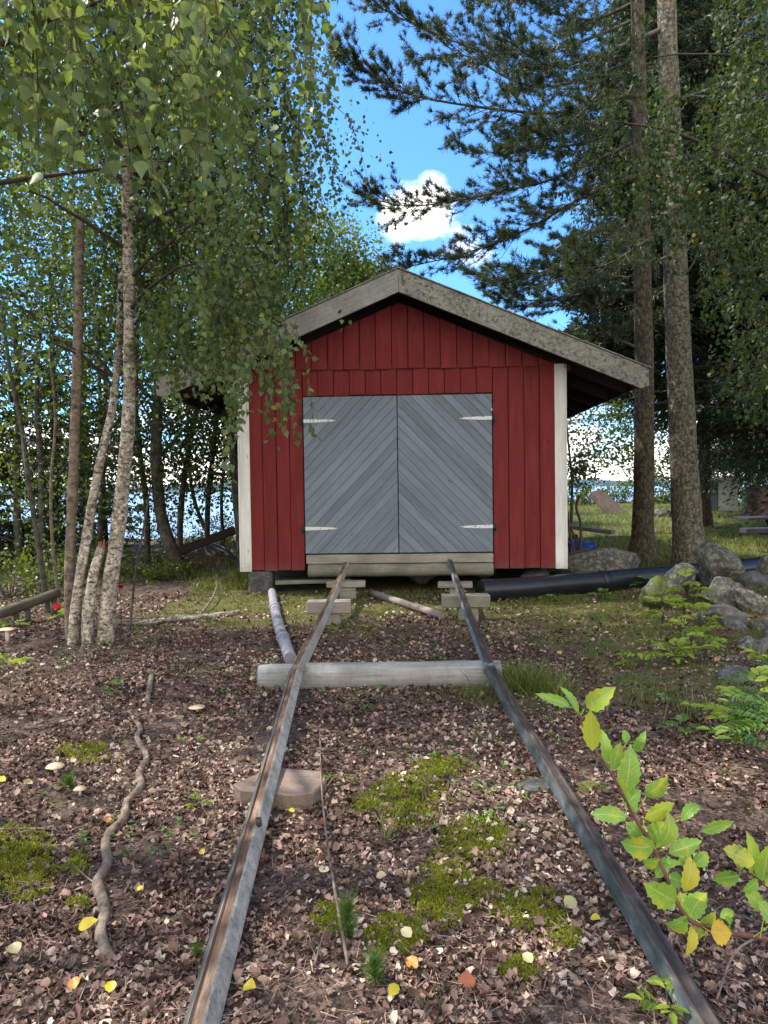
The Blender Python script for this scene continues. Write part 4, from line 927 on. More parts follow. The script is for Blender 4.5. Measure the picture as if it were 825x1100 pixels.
for u, D, r_, lab in ((625, 27, (1.2, .6, .42), 'shoreline bush right of the boathouse'), (668, 29, (1.3, .6, .5), 'shoreline bush above the pink slab'), (712, 28, (1.1, .6, .38), 'shoreline bush between the thick trunks'), (762, 24.5, (.6, .4, .16), 'bush in front of the grey cabinet'), (800, 28, (1.3, .6, .5), 'shoreline bush left of the tree stump')):
    bush(gb(u, 540, D), r_, lab, n=60, per=18, size=(.07, .12))

# ------------------------------------------------------------------ stones, right
def sz(wpx, hpx, D, dy=None): return (wpx / 2 * D / F * 1.22, (dy or wpx * .42) * D / F * 1.2, hpx / 2 * D / F * 1.4)
SW = 'stones of the dry stone wall at the right'
for i, (u, v, w, h, D, mt, lab, til) in enumerate([
    (770, 607, 46, 40, 8.9, ROCK, 'largest lichen-covered stone on top of the wall, right below the thick trunk', (0, .2)),
    (731, 622, 34, 26, 8.5, ROCK, 'rounded pale-spotted stone left of the largest wall stone', (0, -.1)),
    (704, 639, 32, 30, 8.1, ROCKM, 'mossy dark stone at the left end of the wall', (0, .1)),
    (722, 638, 26, 24, 8.3, ROCKM, 'green-mossed stone between the left end stone and its neighbour', (0, .2)),
    (775, 638, 46, 28, 8.0, ROCK, 'pale angular stone in the middle of the wall', (.2, .35)),
    (806, 648, 44, 20, 7.8, ROCK, 'slanting light slab sloping down to the right edge', (.1, .55)),
    (781, 659, 46, 13, 7.6, ROCKD, 'flat grey slab lying under the pale angular stone', (0, 0)),
    (789, 675, 34, 19, 7.1, ROCKD, 'dark blocky stone under the flat grey slab', (0, .05)),
    (819, 674, 26, 20, 7.0, ROCK, 'stone cut by the right edge beside the dark blocky stone', (0, .1)),
    (758, 668, 22, 18, 7.6, ROCKD, 'small dark stone behind the bright seedlings', (0, 0)),
    (803, 697, 32, 19, 6.3, ROCK, 'speckled stone low in the wall above the dark front stones', (0, .1)),
    (824, 700, 22, 26, 6.2, ROCKD, 'dark stone at the right edge beside the speckled one', (0, 0)),
    (789, 713, 26, 14, 6.0, ROCKD, 'small dark stone wedged above the big front stone', (0, -.1)),
    (795, 731, 50, 22, 5.45, ROCKD, 'big dark front stone at the near end of the wall', (0, -.15)),
    (822, 727, 28, 26, 5.5, ROCKD, 'dark stone at the right edge behind the front stone', (0, 0)),
    (806, 626, 34, 20, 9.6, ROCKD, 'dark round stone on the far side of the wall by the pipe', (0, 0)),
    (822, 609, 20, 22, 9.9, ROCK, 'pale stone at the right edge above the black pipe', (0, 0)),
    (845, 690, 40, 40, 6.6, ROCKD, 'wall stone mostly outside the right edge', (0, 0)),
    (845, 650, 40, 40, 7.8, ROCK, 'lichened wall stone mostly outside the right edge', (0, 0))]):
    p = at(u, v, D); s_ = sz(w, h, D); tag(rock('wall_stone', p, s_, 40 + i, mt, rz=.3 * math.sin(i * 2.1), cuts=10, rough=.16, tilt=til), lab, 'stone', SW)
p = at(645, 607, 10.7); tag(rock('boulder', V(p.x, p.y, .36), (.80, .55, .36), 71, ROCK, cuts=8, rough=.10), 'low broad lichen-covered boulder at the right boathouse corner', 'boulder')
p = at(711, 553, 21); tag(rock('boulder', V(p.x, p.y, gh(p.x, p.y) + .05), (.30, .25, .17), 72, ROCKD, cuts=6), 'small dark rock in the grass between the two thick trunks', 'boulder')
p = gb(215, 595, 13.4); tag(rock('boulder', p + V(.05, .1, .12), (.75, .5, .34), 73, ROCKD, cuts=8, rough=.1), 'dark shaded boulder left of the boathouse', 'boulder')
m = MB(); m.plank(p + V(-.65, -.55, .10), p + V(.75, -.55, .62), .14, .05, (0, -1, .3)); tag(m.build('plank', DARK), 'dark plank leaning on the shaded boulder left of the boathouse', 'plank')
p = gp(640, 846); tag(rock('moss_mound', V(p.x, p.y, .0), (.125, .11, .055), 75, plain('dark_moss', (.11, .12, .02), .95, sc=60, var=.6), cuts=0, rough=.1), 'round olive moss cushion beside the right rail', 'moss cushion')
D = 23; c = at(655, 542, D); ex = (at(662, 555, D - .2) - at(639, 534, D + .2)).normalized(); ey = (at(651, 530, D + .9) - at(639, 534, D + .2)).normalized(); en = ex.cross(ey).normalized()
if en.z < 0: en = -en
m = MB(); m.prism([(-.62, -.40), (.64, -.40), (.62, .36), (-.60, .38)], c - en * .15, ex, ey, en, .22); tag(m.build('stone_slab', GRAN, bevel=.02), 'pink granite slab tilted up on the far grass right of the boathouse', 'slab')
# things at the right side of the boathouse
a = at(612, 566, 14.2); b = at(659, 572, 13.6)
t = empty('timber_pallet', (b.x, b.y, gh(b.x, b.y)), 'dark wooden platform edge poking out behind the right boathouse corner', 'platform')
for k in range(3): m = MB(); m.plank(a + V(0, k * .18, 0), b + V(0, k * .18, 0), .16, .07, (0, 0, 1), mi=0); m.build('deck_board', BRN, t, bevel=.005)
m = MB(); m.box((b.x - .75, b.y + .1, gh(b.x, b.y) - .02), (b.x - .63, b.y + .3, b.z - .04)); m.build('leg', DARK, t)
TARP = plain('blue_tarp', (.02, .05, .26), .4, var=.4, sc=5)
p = at(620, 590, 12.6); tag(rock('tarpaulin', V(p.x, p.y, gh(p.x, p.y) + .08), (.32, .35, .22), 78, TARP, cuts=4, rough=.35), 'crumpled bright blue tarpaulin behind the right boathouse corner', 'tarpaulin')
p = at(600, 585, 12.2); tag(rock('tarpaulin', V(p.x, p.y, gh(p.x, p.y) + .22), (.16, .3, .34), 79, TARP, cuts=4, rough=.3), 'blue bundle standing against the boathouse wall beside the white corner', 'tarpaulin')
RIRON = plain('rusty_iron', (.12, .06, .045), .8, var=.5, sc=20)
for i, (pix, r_, lab) in enumerate([([(604, 529), (610, 552), (612, 575), (621, 597)], .018, 'leftmost rusty rod leaning by the white corner board'), ([(623, 532), (619, 545), (624, 565), (622, 597)], .022, 'tallest bent rusty rod with a pinkish tip'), ([(609, 558), (618, 578), (625, 594)], .014, 'short rusty rod crossing behind the bent one'), ([(612, 562), (614, 580), (613, 598)], .014, 'thin pale rod nearest the blue tarpaulin')]):
    pts = [at(u, v, 12.0 + .03 * i) for u, v in pix]; pts[-1].z = gh(pts[-1].x, pts[-1].y); m = MB(); m.tube(smooth_path(pts, 4), r_, 8, wob=.1); tag(m.build('iron_rod', RIRON if i < 3 else BRN), lab, 'rod', 'rods leaning by the boathouse corner')
# stump
p = gb(813, 558, 20); t = empty('tree_stump', p, 'tall weathered tree stump with flared roots on the sunny grass', 'stump')
STW = plain('stump_wood', (.10, .062, .042), .9, var=.7, sc=9); m = MB(); H_ = .95
prof = [(0, .60), (.12, .40), (.3, .32), (.6, .28), (H_, .29)]; n = 40; b = 0
for k, (z, r_) in enumerate(prof):
    for j in range(n):
        a_ = 6.283 * j / n; rr = r_ * (1 + (.20 * math.exp(-z / .25) + .05) * math.sin(a_ * 6 + .6 * math.sin(a_ * 3)) + .04 * math.sin(a_ * 17)); m.v.append(p + V(math.cos(a_) * rr, math.sin(a_) * rr, z + (.03 * math.sin(a_ * 5) if k == 4 else 0)))
for k in range(4):
    for j in range(n): j2 = (j + 1) % n; m.face((k * n + j, k * n + j2, (k + 1) * n + j2, (k + 1) * n + j), smooth=True)
m.build('trunk', STW, t); m = MB(); m.v = [p + V(math.cos(6.283 * j / n) * .28, math.sin(6.283 * j / n) * .28, H_ - .01) for j in range(n)]; m.face(range(n)); m.build('cut_top', BRN, t)
# cabinet
CABL = plain('cabinet_grey', (.34, .38, .35), .6, var=.12, sc=3); CABD = plain('cabinet_teal', (.05, .10, .11), .5, var=.15, sc=3)
p = gb(775, 545, 22.5); t = empty('utility_cabinet', p, 'pale grey-green cabinet with a dark door at the shore on the right', 'cabinet')
m = MB(); m.box(p + V(-.10, 0, 0), p + V(.50, .5, 1.0)); m.build('body', CABL, t, bevel=.01); m = MB(); m.box(p + V(-.52, .02, 0), p + V(-.104, .5, .94)); m.build('door', CABD, t, bevel=.01)
m = MB(); m.box(p + V(-.56, -.04, 1.003), p + V(.54, .55, 1.05)); m.build('lid', CABL, t, bevel=.01)
# picnic table at the right edge
BEN = grey_wood('bench_wood', (.022, .024, .03), (.06, .065, .08))
s0 = at(798, 570, 13.0); t = empty('picnic_table', (s0.x + .8, s0.y + .4, gh(s0.x + .8, s0.y)), 'dark grey picnic table with its bench end poking in at the right edge', 'table')
m = MB(); m.plank(s0, s0 + V(2.0, .1, 0), .24, .09, (0, 0, 1)); m.build('seat', BEN, t, bevel=.008)
for k in range(3): m = MB(); q = s0 + V(.27, .45 + k * .2, .19); m.plank(q, q + V(1.7, .1, 0), .19, .045, (0, 0, 1)); m.build('tabletop', BEN, t, bevel=.006)
for x in (.7, 1.6):
    m = MB(); q = s0 + V(x, 0, 0); g = gh(q.x, q.y); m.plank(V(q.x, q.y - .1, g - .03), V(q.x, q.y + .55, s0.z + .2), .09, .05, (1, 0, 0)); m.build('leg', BEN, t)
    m = MB(); m.plank(V(q.x + .055, q.y - .08, s0.z - .08), V(q.x + .055, q.y + 1.0, s0.z - .08), .10, .045, (1, 0, 0)); m.build('crossbar', BEN, t)
# log bench on the left
a = at(12, 655, 7.7); b = at(62, 637, 8.3); LOGD = grey_wood('dark_mossy_log', (.05, .042, .03), (.16, .13, .095), green=.4)
t = empty('log_bench', (a.x, a.y, gh(a.x, a.y)), 'rough low bench of a mossy log on short stakes at the left edge', 'bench')
a = a + (a - b) * .4
m = MB(); m.tube(seg_pts(a, b, 8), .055, 12, wob=.15, seed=3); m.build('log', LOGD, t)
for k in (.35, .52, .93): q = a.lerp(b, k); m = MB(); m.tube([V(q.x, q.y, gh(q.x, q.y) - .04), q - V(0, 0, .04)], .035, 8, wob=.1); m.build('stake', LOGD, t)

# ------------------------------------------------------------------ sticks and branches on the ground
STK = bark('dead_stick_bark', 'snag'); STB = bark('dead_birch_bark', 'birch')
def stick(name, pix, rad, mat, lab, h=.015, cat='stick', wob=.2, n=9, grp='fallen sticks and branches'):
    pts = []
    for q in pix: p = gp(q[0], q[1]); p.z = gh(p.x, p.y) + h + (q[2] if len(q) > 2 else 0); pts.append(p)
    sp = smooth_path(pts, 5)
    m = MB(); m.tube(sp, lerp_r(rad, len(sp)), n, wob=wob, seed=len(pix) + pix[0][0]); return tag(m.build(name, mat), lab, cat, grp)
stick('fallen_branch', [(118, 1040), (108, 1012), (113, 985), (105, 955), (116, 930), (114, 908), (133, 885), (137, 868), (152, 850), (150, 835), (158, 818), (147, 796), (151, 786), (138, 768)], [.022, .026, .019, .021, .018, .020, .015, .012], STK, 'long crooked lichened branch lying left of the left rail', .018, wob=.45, n=12)
stick('fallen_branch', [(163, 728), (158, 758)], [.022, .019], STK, 'short stub of grey branch beyond the long crooked one', .02)
stick('fallen_branch', [(145, 674), (180, 669), (215, 666), (257, 661)], [.022, .03, .028, .03], STB, 'fallen white-barked birch limb lying before the boathouse left corner', .03)
stick('twig', [(210, 668), (228, 650, .06), (238, 632, .10), (262, 622, .03)], [.012, .010, .008, .005], STK, 'bent pale twig arching up beside the birch limb')
stick('twig', [(374, 1050, .01), (360, 975, .04), (350, 905, .03), (345, 850, .05), (344, 803, .08)], [.006, .006, .005, .004, .003], STK, 'long thin bare twig lying lengthways between the rails', .02, n=6)
stick('twig', [(344, 862, .02), (358, 848, .03), (372, 838, .05)], [.003, .003, .002], STK, 'little side twig forking from the long thin one', .02, n=5)
stick('twig', [(0, 897), (50, 895), (62, 898)], [.004, .004, .003], STK, 'straight thin twig at the left edge above the moss', .02, n=6)
stick('twig', [(60, 915), (90, 945), (110, 960)], [.004, .004, .002], STK, 'thin twig reaching right from the left moss patch', .02, n=5)
stick('twig', [(0, 735), (15, 727), (30, 726)], [.006, .005, .004], STK, 'curved pale twig at the left edge below the bench', .03, n=5)
stick('twig', [(338, 1044), (350, 1012, .02), (362, 1002)], [.004, .003, .002], STK, 'small forked twig beside the pine seedlings', .02, n=5)
stick('twig', [(236, 1062), (262, 1066)], [.004, .003], STB, 'short white twig just right of the left rail at the bottom', .02, n=5)
stick('twig', [(155, 1100), (168, 1082)], [.012, .008], STK, 'thick twig end at the bottom edge left of the left rail', .02, n=6)
stick('twig', [(770, 1085), (790, 1050, .05), (825, 1035, .06)], [.003, .004, .004], STK, 'thin curved twig at the lower right corner', .03, n=5)
for k in range(14):
    u = random.uniform(20, 800); v = random.uniform(700, 1080); a_ = random.uniform(0, 3.14); L = random.uniform(15, 45) * (v - 500) / 500
    if 205 < u < 300: continue
    stick('twig', [(u, v), (u + math.cos(a_) * L * .5 + random.uniform(-4, 4), v + math.sin(a_) * L * .25), (u + math.cos(a_) * L, v + math.sin(a_) * L * .5)], [.003, .0025, .0015], STK,
          'small brown twig lying in the leaf litter', .02, n=4, grp='small twigs in the leaf litter')

# ------------------------------------------------------------------ leaf litter, moss, grass
LIT = NT('dead_leaf'); c_ = LIT.ramp(LIT.attr(), [(0, (.035, .02, .015)), (.25, (.125, .072, .053)), (.5, (.245, .15, .115)), (.75, (.38, .255, .20)), (.92, (.54, .40, .32)), (1, (.66, .56, .43))])
c_ = LIT.mix(LIT.math('MULTIPLY', LIT.noise(LIT.pos(), 120, 3), .5), c_, (.05, .03, .022)); LIT.fin(c_, .8, .25); LIT = LIT.m
n = 115000; y = RNG.random(n * 3) * 8.6 + 1.2; keep = RNG.random(n * 3) < (y * 1.3 * (2.0 / y) ** 1.35) / 2.2; y = y[keep][:n]; n = len(y); x = (RNG.random(n) - .5) * 2 * (.62 * y + .5) + .05
g_ = np.array([gm(float(a), float(b)) for a, b in zip(x, y)]); pn = np.array([noise.noise(V(float(a) * 2.3, float(b) * 2.3, 9)) for a, b in zip(x, y)])
k_ = (RNG.random(n) > g_ * .9) & (RNG.random(n) > np.clip(pn * 2.2, 0, .85)); x = x[k_]; y = y[k_]; n = len(x); g_ = g_[k_]
z = ground_np(x, y) + RNG.random(n) ** 2 * .022 + .002
Nn = norm(np.stack([RNG.normal(size=n) * .62, RNG.normal(size=n) * .62, np.ones(n)], 1)); a_ = RNG.uniform(0, 6.283, n); D = np.stack([np.cos(a_), np.sin(a_), RNG.normal(size=n) * .25], 1)
P = np.stack([x, y, z], 1); patch = np.array([noise.noise(V(float(a) * .9, float(b) * .9, 5)) for a, b in zip(x, y)])
tg = np.clip(RNG.random(n) ** 1.25 + patch * .25, 0, 1)
tag(leaves('leaf_litter', P, D, Nn, (.011 + .027 * RNG.random(n) ** 1.5) * (1 + .04 * y), RNG.uniform(.45, .95, n), T_CRISP, LIT, tint=tg, curl=RNG.uniform(-1.2, 1.8, n)), kind='stuff')
# needles and crumbs between the leaves
n = 40000; y = RNG.random(n) ** 1.4 * 7 + 1.3; x = (RNG.random(n) - .5) * 2 * (.62 * y + .4)
z = ground_np(x, y) + .012 + RNG.random(n) * .012; a_ = RNG.uniform(0, 6.283, n); D = np.stack([np.cos(a_), np.sin(a_), RNG.normal(size=n) * .12], 1)
tag(leaves('fallen_needles', np.stack([x, y, z], 1), D, np.tile([0, 0, 1.], (n, 1)), RNG.uniform(.03, .08, n), .045, T_BLADE, LIT, tint=np.clip(RNG.random(n) * .8 + .1, 0, 1)), kind='stuff')
GRM = leaf_mat('grass_blade', [(0, (.05, .07, .015)), (.5, (.15, .19, .04)), (.8, (.27, .28, .09)), (1, (.40, .36, .18))], .4)
def grass(name, n, y0, y1, xf, thr, ln, wd, pw=1.0):
    y = y0 + RNG.random(n) ** pw * (y1 - y0); x = xf[0] + (RNG.random(n)) * (xf[1] - xf[0]) ; x = x * (y / y1) if xf[2] else x
    g = np.array([gm(float(a), float(b)) for a, b in zip(x, y)]); cl = np.array([noise.noise(V(float(a) * 2.1, float(b) * 2.1, 2)) for a, b in zip(x, y)])
    k_ = RNG.random(n) < np.clip((g - thr) * 1.6, 0, 1) * np.clip(.6 + cl * 1.6, .05, 1); x = x[k_]; y = y[k_]; n = len(x); z = ground_np(x, y)
    inside = (np.abs(x - .24) < 2.15) & (y > 9.75) & (y < 16.3); x = x[~inside]; y = y[~inside]; z = z[~inside]; n = len(x)
    D = np.stack([RNG.normal(size=n) * .5, RNG.normal(size=n) * .5, np.ones(n)], 1)
    tag(leaves(name, np.stack([x, y, z - .004], 1), D, norm(rnd_dirs(n) * np.array([1, 1, .2])), RNG.uniform(*ln, n), wd, T_GRASS, GRM), kind='stuff')
n = 5200; y = 3.0 + RNG.random(n) * 5; x = (RNG.random(n) - .5) * 1.5 * y; cl_ = np.array([noise.noise(V(float(a) * 1.7, float(b) * 1.7, 12)) for a, b in zip(x, y)]); k_ = cl_ > RNG.random(n) * .35 - .12; x = x[k_]; y = y[k_]; n = len(x)
tag(leaves('sparse_grass', np.stack([x, y, ground_np(x, y)], 1), np.stack([RNG.normal(size=n) * .6, RNG.normal(size=n) * .6, np.ones(n)], 1), norm(rnd_dirs(n) * np.array([1, 1, .2])), RNG.uniform(.02, .075, n), .06, T_GRASS, GRM), kind='stuff')
n = 2600; y = 3.0 + RNG.random(n) * 6.5; x = (RNG.random(n) - .5) * 1.5 * y; cl_ = np.array([noise.noise(V(float(a) * 1.3, float(b) * 1.3, 32)) for a, b in zip(x, y)]); k_ = cl_ > RNG.random(n) * .35; x = x[k_]; y = y[k_]; n = len(x); k5 = 5
Pq = np.repeat(np.stack([x, y, ground_np(x, y) + .03], 1), k5, 0) + RNG.normal(size=(n * k5, 3)) * .008; Dq = rnd_dirs(n * k5) * np.array([1, 1, .35])
tag(leaves('ground_cover', Pq, Dq, np.tile([0, 0, 1.], (n * k5, 1)) + RNG.normal(size=(n * k5, 3)) * .3, RNG.uniform(.014, .03, n * k5), .7, T_KITE, FERN_L), kind='stuff')
grass('grass', 150000, 4.0, 10.5, (-3.4, 6.4, 0), .22, (.025, .075), .07)
grass('meadow_grass', 120000, 10.0, 27, (-8, 19, 1), .2, (.06, .16), .09, 1.3)
MOSS = leaf_mat('moss_tip', [(0, (.10, .12, .012)), (.5, (.22, .25, .025)), (1, (.38, .38, .06))], .25, .8, .1)
PM = []
for (u, v, w, h) in ((440, 866, 75, 48), (512, 905, 70, 40), (478, 955, 62, 66), (428, 1002, 60, 36), (573, 976, 66, 36), (20, 926, 75, 62), (355, 985, 40, 32), (605, 1008, 40, 24), (520, 965, 40, 30), (478, 830, 60, 18), (560, 1040, 40, 26), (395, 870, 30, 20), (84, 968, 22, 14), (80, 925, 26, 22), (90, 815, 50, 18), (650, 640, 60, 14), (560, 650, 90, 16)):
    k = int(w * h * 3.2)
    for _ in range(k):
        a_ = random.uniform(0, 6.283); r_ = math.sqrt(random.random()); uu = u + math.cos(a_) * r_ * w / 1.6; vv = v + math.sin(a_) * r_ * h / 1.6
        d = ray(uu, vv); t_ = (CAM.z - .015) / -d.z if v > 760 else gp(u, v).y; p = CAM + d * t_; nn_ = noise.noise(V(p.x * 13, p.y * 13, 3)) * .7 + noise.noise(V(p.x * 34, p.y * 34, 3)) * .8
        if nn_ + .45 * (.75 - r_) + random.gauss(0, .20) < .02: continue
        PM.append((p.x, p.y, gh(p.x, p.y) + .003 + .010 * (1 - r_ ** 2) * (1 + nn_)))
PM = np.array(PM); n = len(PM); D = np.stack([RNG.normal(size=n) * .6, RNG.normal(size=n) * .6, np.ones(n)], 1)
tag(leaves('moss', PM, D, rnd_dirs(n), RNG.uniform(.010, .020, n), .5, T_KITE, MOSS), kind='stuff')

# ------------------------------------------------------------------ coloured fallen leaves
YEL = leaf_mat('yellow_leaf', [(0, (.55, .42, .03)), (1, (.62, .52, .05))], .2); ORA = leaf_mat('orange_leaf', [(0, (.50, .22, .04)), (1, (.55, .28, .05))], .2)
PAL = leaf_mat('cream_leaf', [(0, (.52, .45, .22)), (1, (.6, .52, .3))], .2); RDL = leaf_mat('russet_leaf', [(0, (.34, .10, .05)), (1, (.38, .12, .06))], .2)
for (u, v, s_, mt, lab) in ((84, 1012, .065, YEL, 'large lemon-yellow fallen leaf below the long crooked branch'), (19, 1034, .05, PAL, 'pale yellow fallen leaf near the lower left edge'), (81, 1075, .042, ORA, 'orange fallen leaf near the bottom left'),
    (118, 1079, .04, YEL, 'yellow-green fallen leaf at the bottom between the orange leaf and left rail'), (219, 928, .030, YEL, 'small yellow fallen leaf left of the left rail'), (262, 1072, .045, YEL, 'yellow fallen leaf just right of the left rail at the bottom'),
    (148, 967, .028, YEL, 'tiny yellow fallen leaf right of the crooked branch'), (116, 893, .038, ORA, 'amber fallen leaf touching the crooked branch midway'), (36, 848, .045, PAL, 'pale green-yellow fallen leaf by the pinkish mushroom'),
    (6, 846, .045, YEL, 'yellow fallen leaf cut by the left edge'), (317, 880, .028, YEL, 'yellow fallen leaf in front of the flat pink stone'), (404, 951, .038, PAL, 'cream fallen leaf left of the middle moss'),
    (448, 1052, .045, ORA, 'orange fallen leaf low in the middle between the rails'), (418, 1084, .04, YEL, 'yellow-green upright leaf at the bottom middle'), (442, 1020, .045, PAL, 'cream fallen leaf above the orange leaf in the middle'),
    (607, 987, .055, PAL, 'largest cream fallen leaf beside the right moss patch'), (634, 998, .035, YEL, 'yellow fallen leaf close to the right rail'), (511, 1067, .055, RDL, 'russet-red crumpled leaf at the bottom right of the middle'),
    (572, 1046, .04, PAL, 'pale green fallen leaf near the right rail bottom'), (350, 892, .035, RDL, 'reddish fallen leaf right of the flat pink stone'), (603, 707, .05, YEL, 'small golden leaf on the grass beyond the right rail')):
    p = gp(u, v); p.z = gh(p.x, p.y) + .03; a_ = random.uniform(0, 6.28)
    tag(leaves('fallen_leaf', np.array([tuple(p)]), np.array([[math.cos(a_), math.sin(a_) * .8, .15]]), np.array([[random.gauss(0, .2), -.45, 1]]), s_ * 1.1, .85, T_OVAL, mt, curl=1.2), lab, 'leaf', 'coloured fallen leaves')
# mushrooms
MUC = plain('mushroom_cap', (.55, .38, .24), .6, var=.2, sc=30); MUS = plain('mushroom_stem', (.65, .6, .5), .7, var=.1)
for (u, v, r_, h_, fl, lab) in ((8, 690, .085, .12, .25, 'tall flat-capped mushroom on a white stem at the left edge'), (60, 835, .048, .05, .5, 'tan mushroom beside the pine seedling on the left'), (86, 856, .032, .03, .6, 'small pinkish mushroom right of the tan one'), (212, 764, .055, .025, .2, 'pale flattened mushroom left of the sleeper log')):
    p = gp(u, v); p.z = gh(p.x, p.y); t = empty('mushroom', p, lab, 'mushroom', 'mushrooms in the litter'); m = MB()
    zs = [0, .12, .35, .7, 1]; m.tube([p + V(0, 0, h_ + r_ * fl * z_) for z_ in zs], [r_ * .9, r_, r_ * .9, r_ * .55, .002], 20, wob=.15, seed=u); m.build('cap', MUC, t)
    m = MB(); m.tube([p - V(0, 0, .01), p + V(0, 0, h_ + .004)], r_ * .2, 10); m.build('stem', MUS, t)

# ------------------------------------------------------------------ seedlings
def pinnate(Pn, Dn, Nn_, Sz, mb, base, d, L, pairs, ls, droop=.35):
    d = Vector(d).normalized(); pts = [base + d * L * s + V(0, 0, -droop * L * s * s) for s in [k / 8 for k in range(9)]]; mb.tube(pts, [.0022, .001] and [.0022 * (1 - .7 * k / 8) for k in range(9)], 4, caps=False)
    sd = d.cross(V(0, 0, 1)).normalized(); up = sd.cross(d).normalized()
    for k in range(pairs):
        s = .28 + .68 * k / (pairs - 1); f = s * 8; i0 = min(7, int(f)); p = pts[i0].lerp(pts[i0 + 1], f - i0); t_ = (pts[i0 + 1] - pts[i0]).normalized()
        q = ls * (1 - .45 * abs(s - .55) * 1.6)
        for sg in (-1, 1): Pn.append(tuple(p)); Dn.append(tuple(sd * sg * .9 + t_ * .5 + V(0, 0, random.uniform(-.25, .15)))); Nn_.append(tuple(up + V(random.gauss(0, .2), random.gauss(0, .2), 0))); Sz.append(q * random.uniform(.9, 1.1))
    Pn.append(tuple(pts[-1])); Dn.append(tuple(pts[-1] - pts[-2])); Nn_.append(tuple(up)); Sz.append(ls)
def seedling(u, v, n, L, ls, pairs, mat, lab, h=.08, name='rowan_seedling', cat='seedling', grp='seedlings by the stone wall', face=None):
    p = gp(u, v); p.z = gh(p.x, p.y); t = empty(name, p, lab, cat, grp); Pn = []; Dn = []; Nn_ = []; Sz = []; m = MB()
    for k in range(n):
        a_ = 6.283 * k / n + random.uniform(-.4, .4)
        if face is not None: a_ = face + random.uniform(-.9, .9)
        hh = h * random.uniform(.5, 1.9); top = p + V(math.cos(a_) * .02, math.sin(a_) * .02, hh); m.tube([p, top], .003, 4, caps=False)
        pinnate(Pn, Dn, Nn_, Sz, m, top, (math.cos(a_), math.sin(a_), random.uniform(.3, 1.0)), L * random.uniform(.75, 1.15), pairs, ls * 1.12)
    m.build('stem', TWIG, t); leaves('foliage', np.array(Pn), np.array(Dn), np.array(Nn_), np.array(Sz), .42, T_OVAL, mat, t)
for a in ((712, 672, 6, .22, .085, 4, YG_L, 'bright yellow-green seedling left of the wall under the mossy stone', .16), (735, 668, 7, .24, .09, 4, YG_L, 'tallest bright seedling against the wall stones', .22), (752, 682, 6, .2, .085, 4, YG_L, 'bright seedling next to the dark blocky stone', .14),
          (722, 712, 6, .2, .08, 4, YG_L, 'lower bright seedling in front of the wall seedlings', .08), (757, 712, 5, .2, .08, 4, YG_L, 'seedling between the lower bright one and the front stone', .10), (690, 718, 5, .17, .065, 4, YG_L, 'small seedling in the grass left of the lower bright one', .05),
          (742, 698, 6, .2, .08, 4, YG_L, 'bright seedling in the middle of the patch', .12),
          (650, 645, 5, .16, .065, 4, FERN_L, 'seedling growing in front of the black pipe', .05), (696, 634, 5, .16, .07, 4, FERN_L, 'seedling between pipe and mossy end stone', .07), (590, 645, 4, .10, .05, 3, FERN_L, 'tiny seedling by the black pipe left part', .03),
          (822, 725, 5, .16, .07, 4, YG_L, 'bright seedling cut by the right edge beside the front stones', .08), (735, 790, 4, .13, .045, 5, FERN_L, 'small dark seedling beyond the sapling tip', .04), (720, 762, 3, .10, .04, 4, FERN_L, 'two-leaved seedling in the shaded litter', .03)):
    seedling(*a)
seedling(800, 800, 8, .32, .072, 8, YG_L, 'feathery rowan seedling with long toothed leaves at the right', .16, name='rowan_plant', cat='plant')
seedling(842, 830, 8, .34, .075, 9, FERN_L, 'larger feathery rowan plant cut by the right edge', .16, name='rowan_plant', cat='plant', face=2.6)
seedling(835, 775, 6, .26, .058, 8, FERN_L, 'rowan plant at the right edge under the dark front stones', .14, name='rowan_plant', cat='plant', face=2.8)
for a in ((10, 722, 6, .16, .06, 4, YG_L, 'bright low seedling at the left edge below the mushroom', .05), (72, 668, 5, .15, .07, 3, YG_L, 'bright seedling at the foot of the dead birch', .10), (12, 676, 5, .14, .05, 4, FERN_L, 'green seedling at the left edge near the log bench', .05),
          (365, 842, 2, .05, .03, 3, YG_L, 'tiny yellow sprout near the thin twig top', .02), (205, 800, 2, .05, .03, 3, YG_L, 'tiny sprout left of the left rail', .02), (120, 745, 4, .07, .035, 3, FERN_L, 'small green sprout by the grey branch stub', .03), (210, 870, 3, .05, .03, 3, YG_L, 'tiny yellow sprout nearest the left rail', .02), (718, 1096, 4, .06, .05, 3, YG_L, 'little sprout at the bottom edge by the right rail', .03)):
    seedling(*a, name='seedling', grp='seedlings in the litter')
PSN = leaf_mat('pine_seedling_needle', [(0, (.05, .12, .02)), (1, (.10, .20, .04))], .3)
def pseed(u, v, h, r_, n, lab):
    p = gp(u, v); p.z = gh(p.x, p.y); t = empty('pine_seedling', p, lab, 'seedling', 'pine seedlings'); m = MB(); m.tube([p, p + V(.005, 0, h)], .0025, 5); m.build('stem', TWIG, t)
    s = RNG.random(n); P = np.array(tuple(p)) + np.stack([RNG.normal(size=n) * .003, RNG.normal(size=n) * .003, s * h], 1); a_ = RNG.uniform(0, 6.283, n); D = np.stack([np.cos(a_), np.sin(a_), .3 + s * 1.3], 1)
    leaves('needles', P, D, rnd_dirs(n), RNG.uniform(.7, 1.1, n) * r_, .035, T_BLADE, PSN, t)
pseed(374, 1012, .12, .075, 420, 'taller pine seedling between the rails beside the thin twig'); pseed(402, 1058, .07, .07, 380, 'lower pine seedling between the rails in front'); pseed(211, 1032, .035, .045, 160, 'little pine seedling touching the left rail'); pseed(74, 848, .05, .07, 240, 'pine seedling on the left by the tan mushroom')
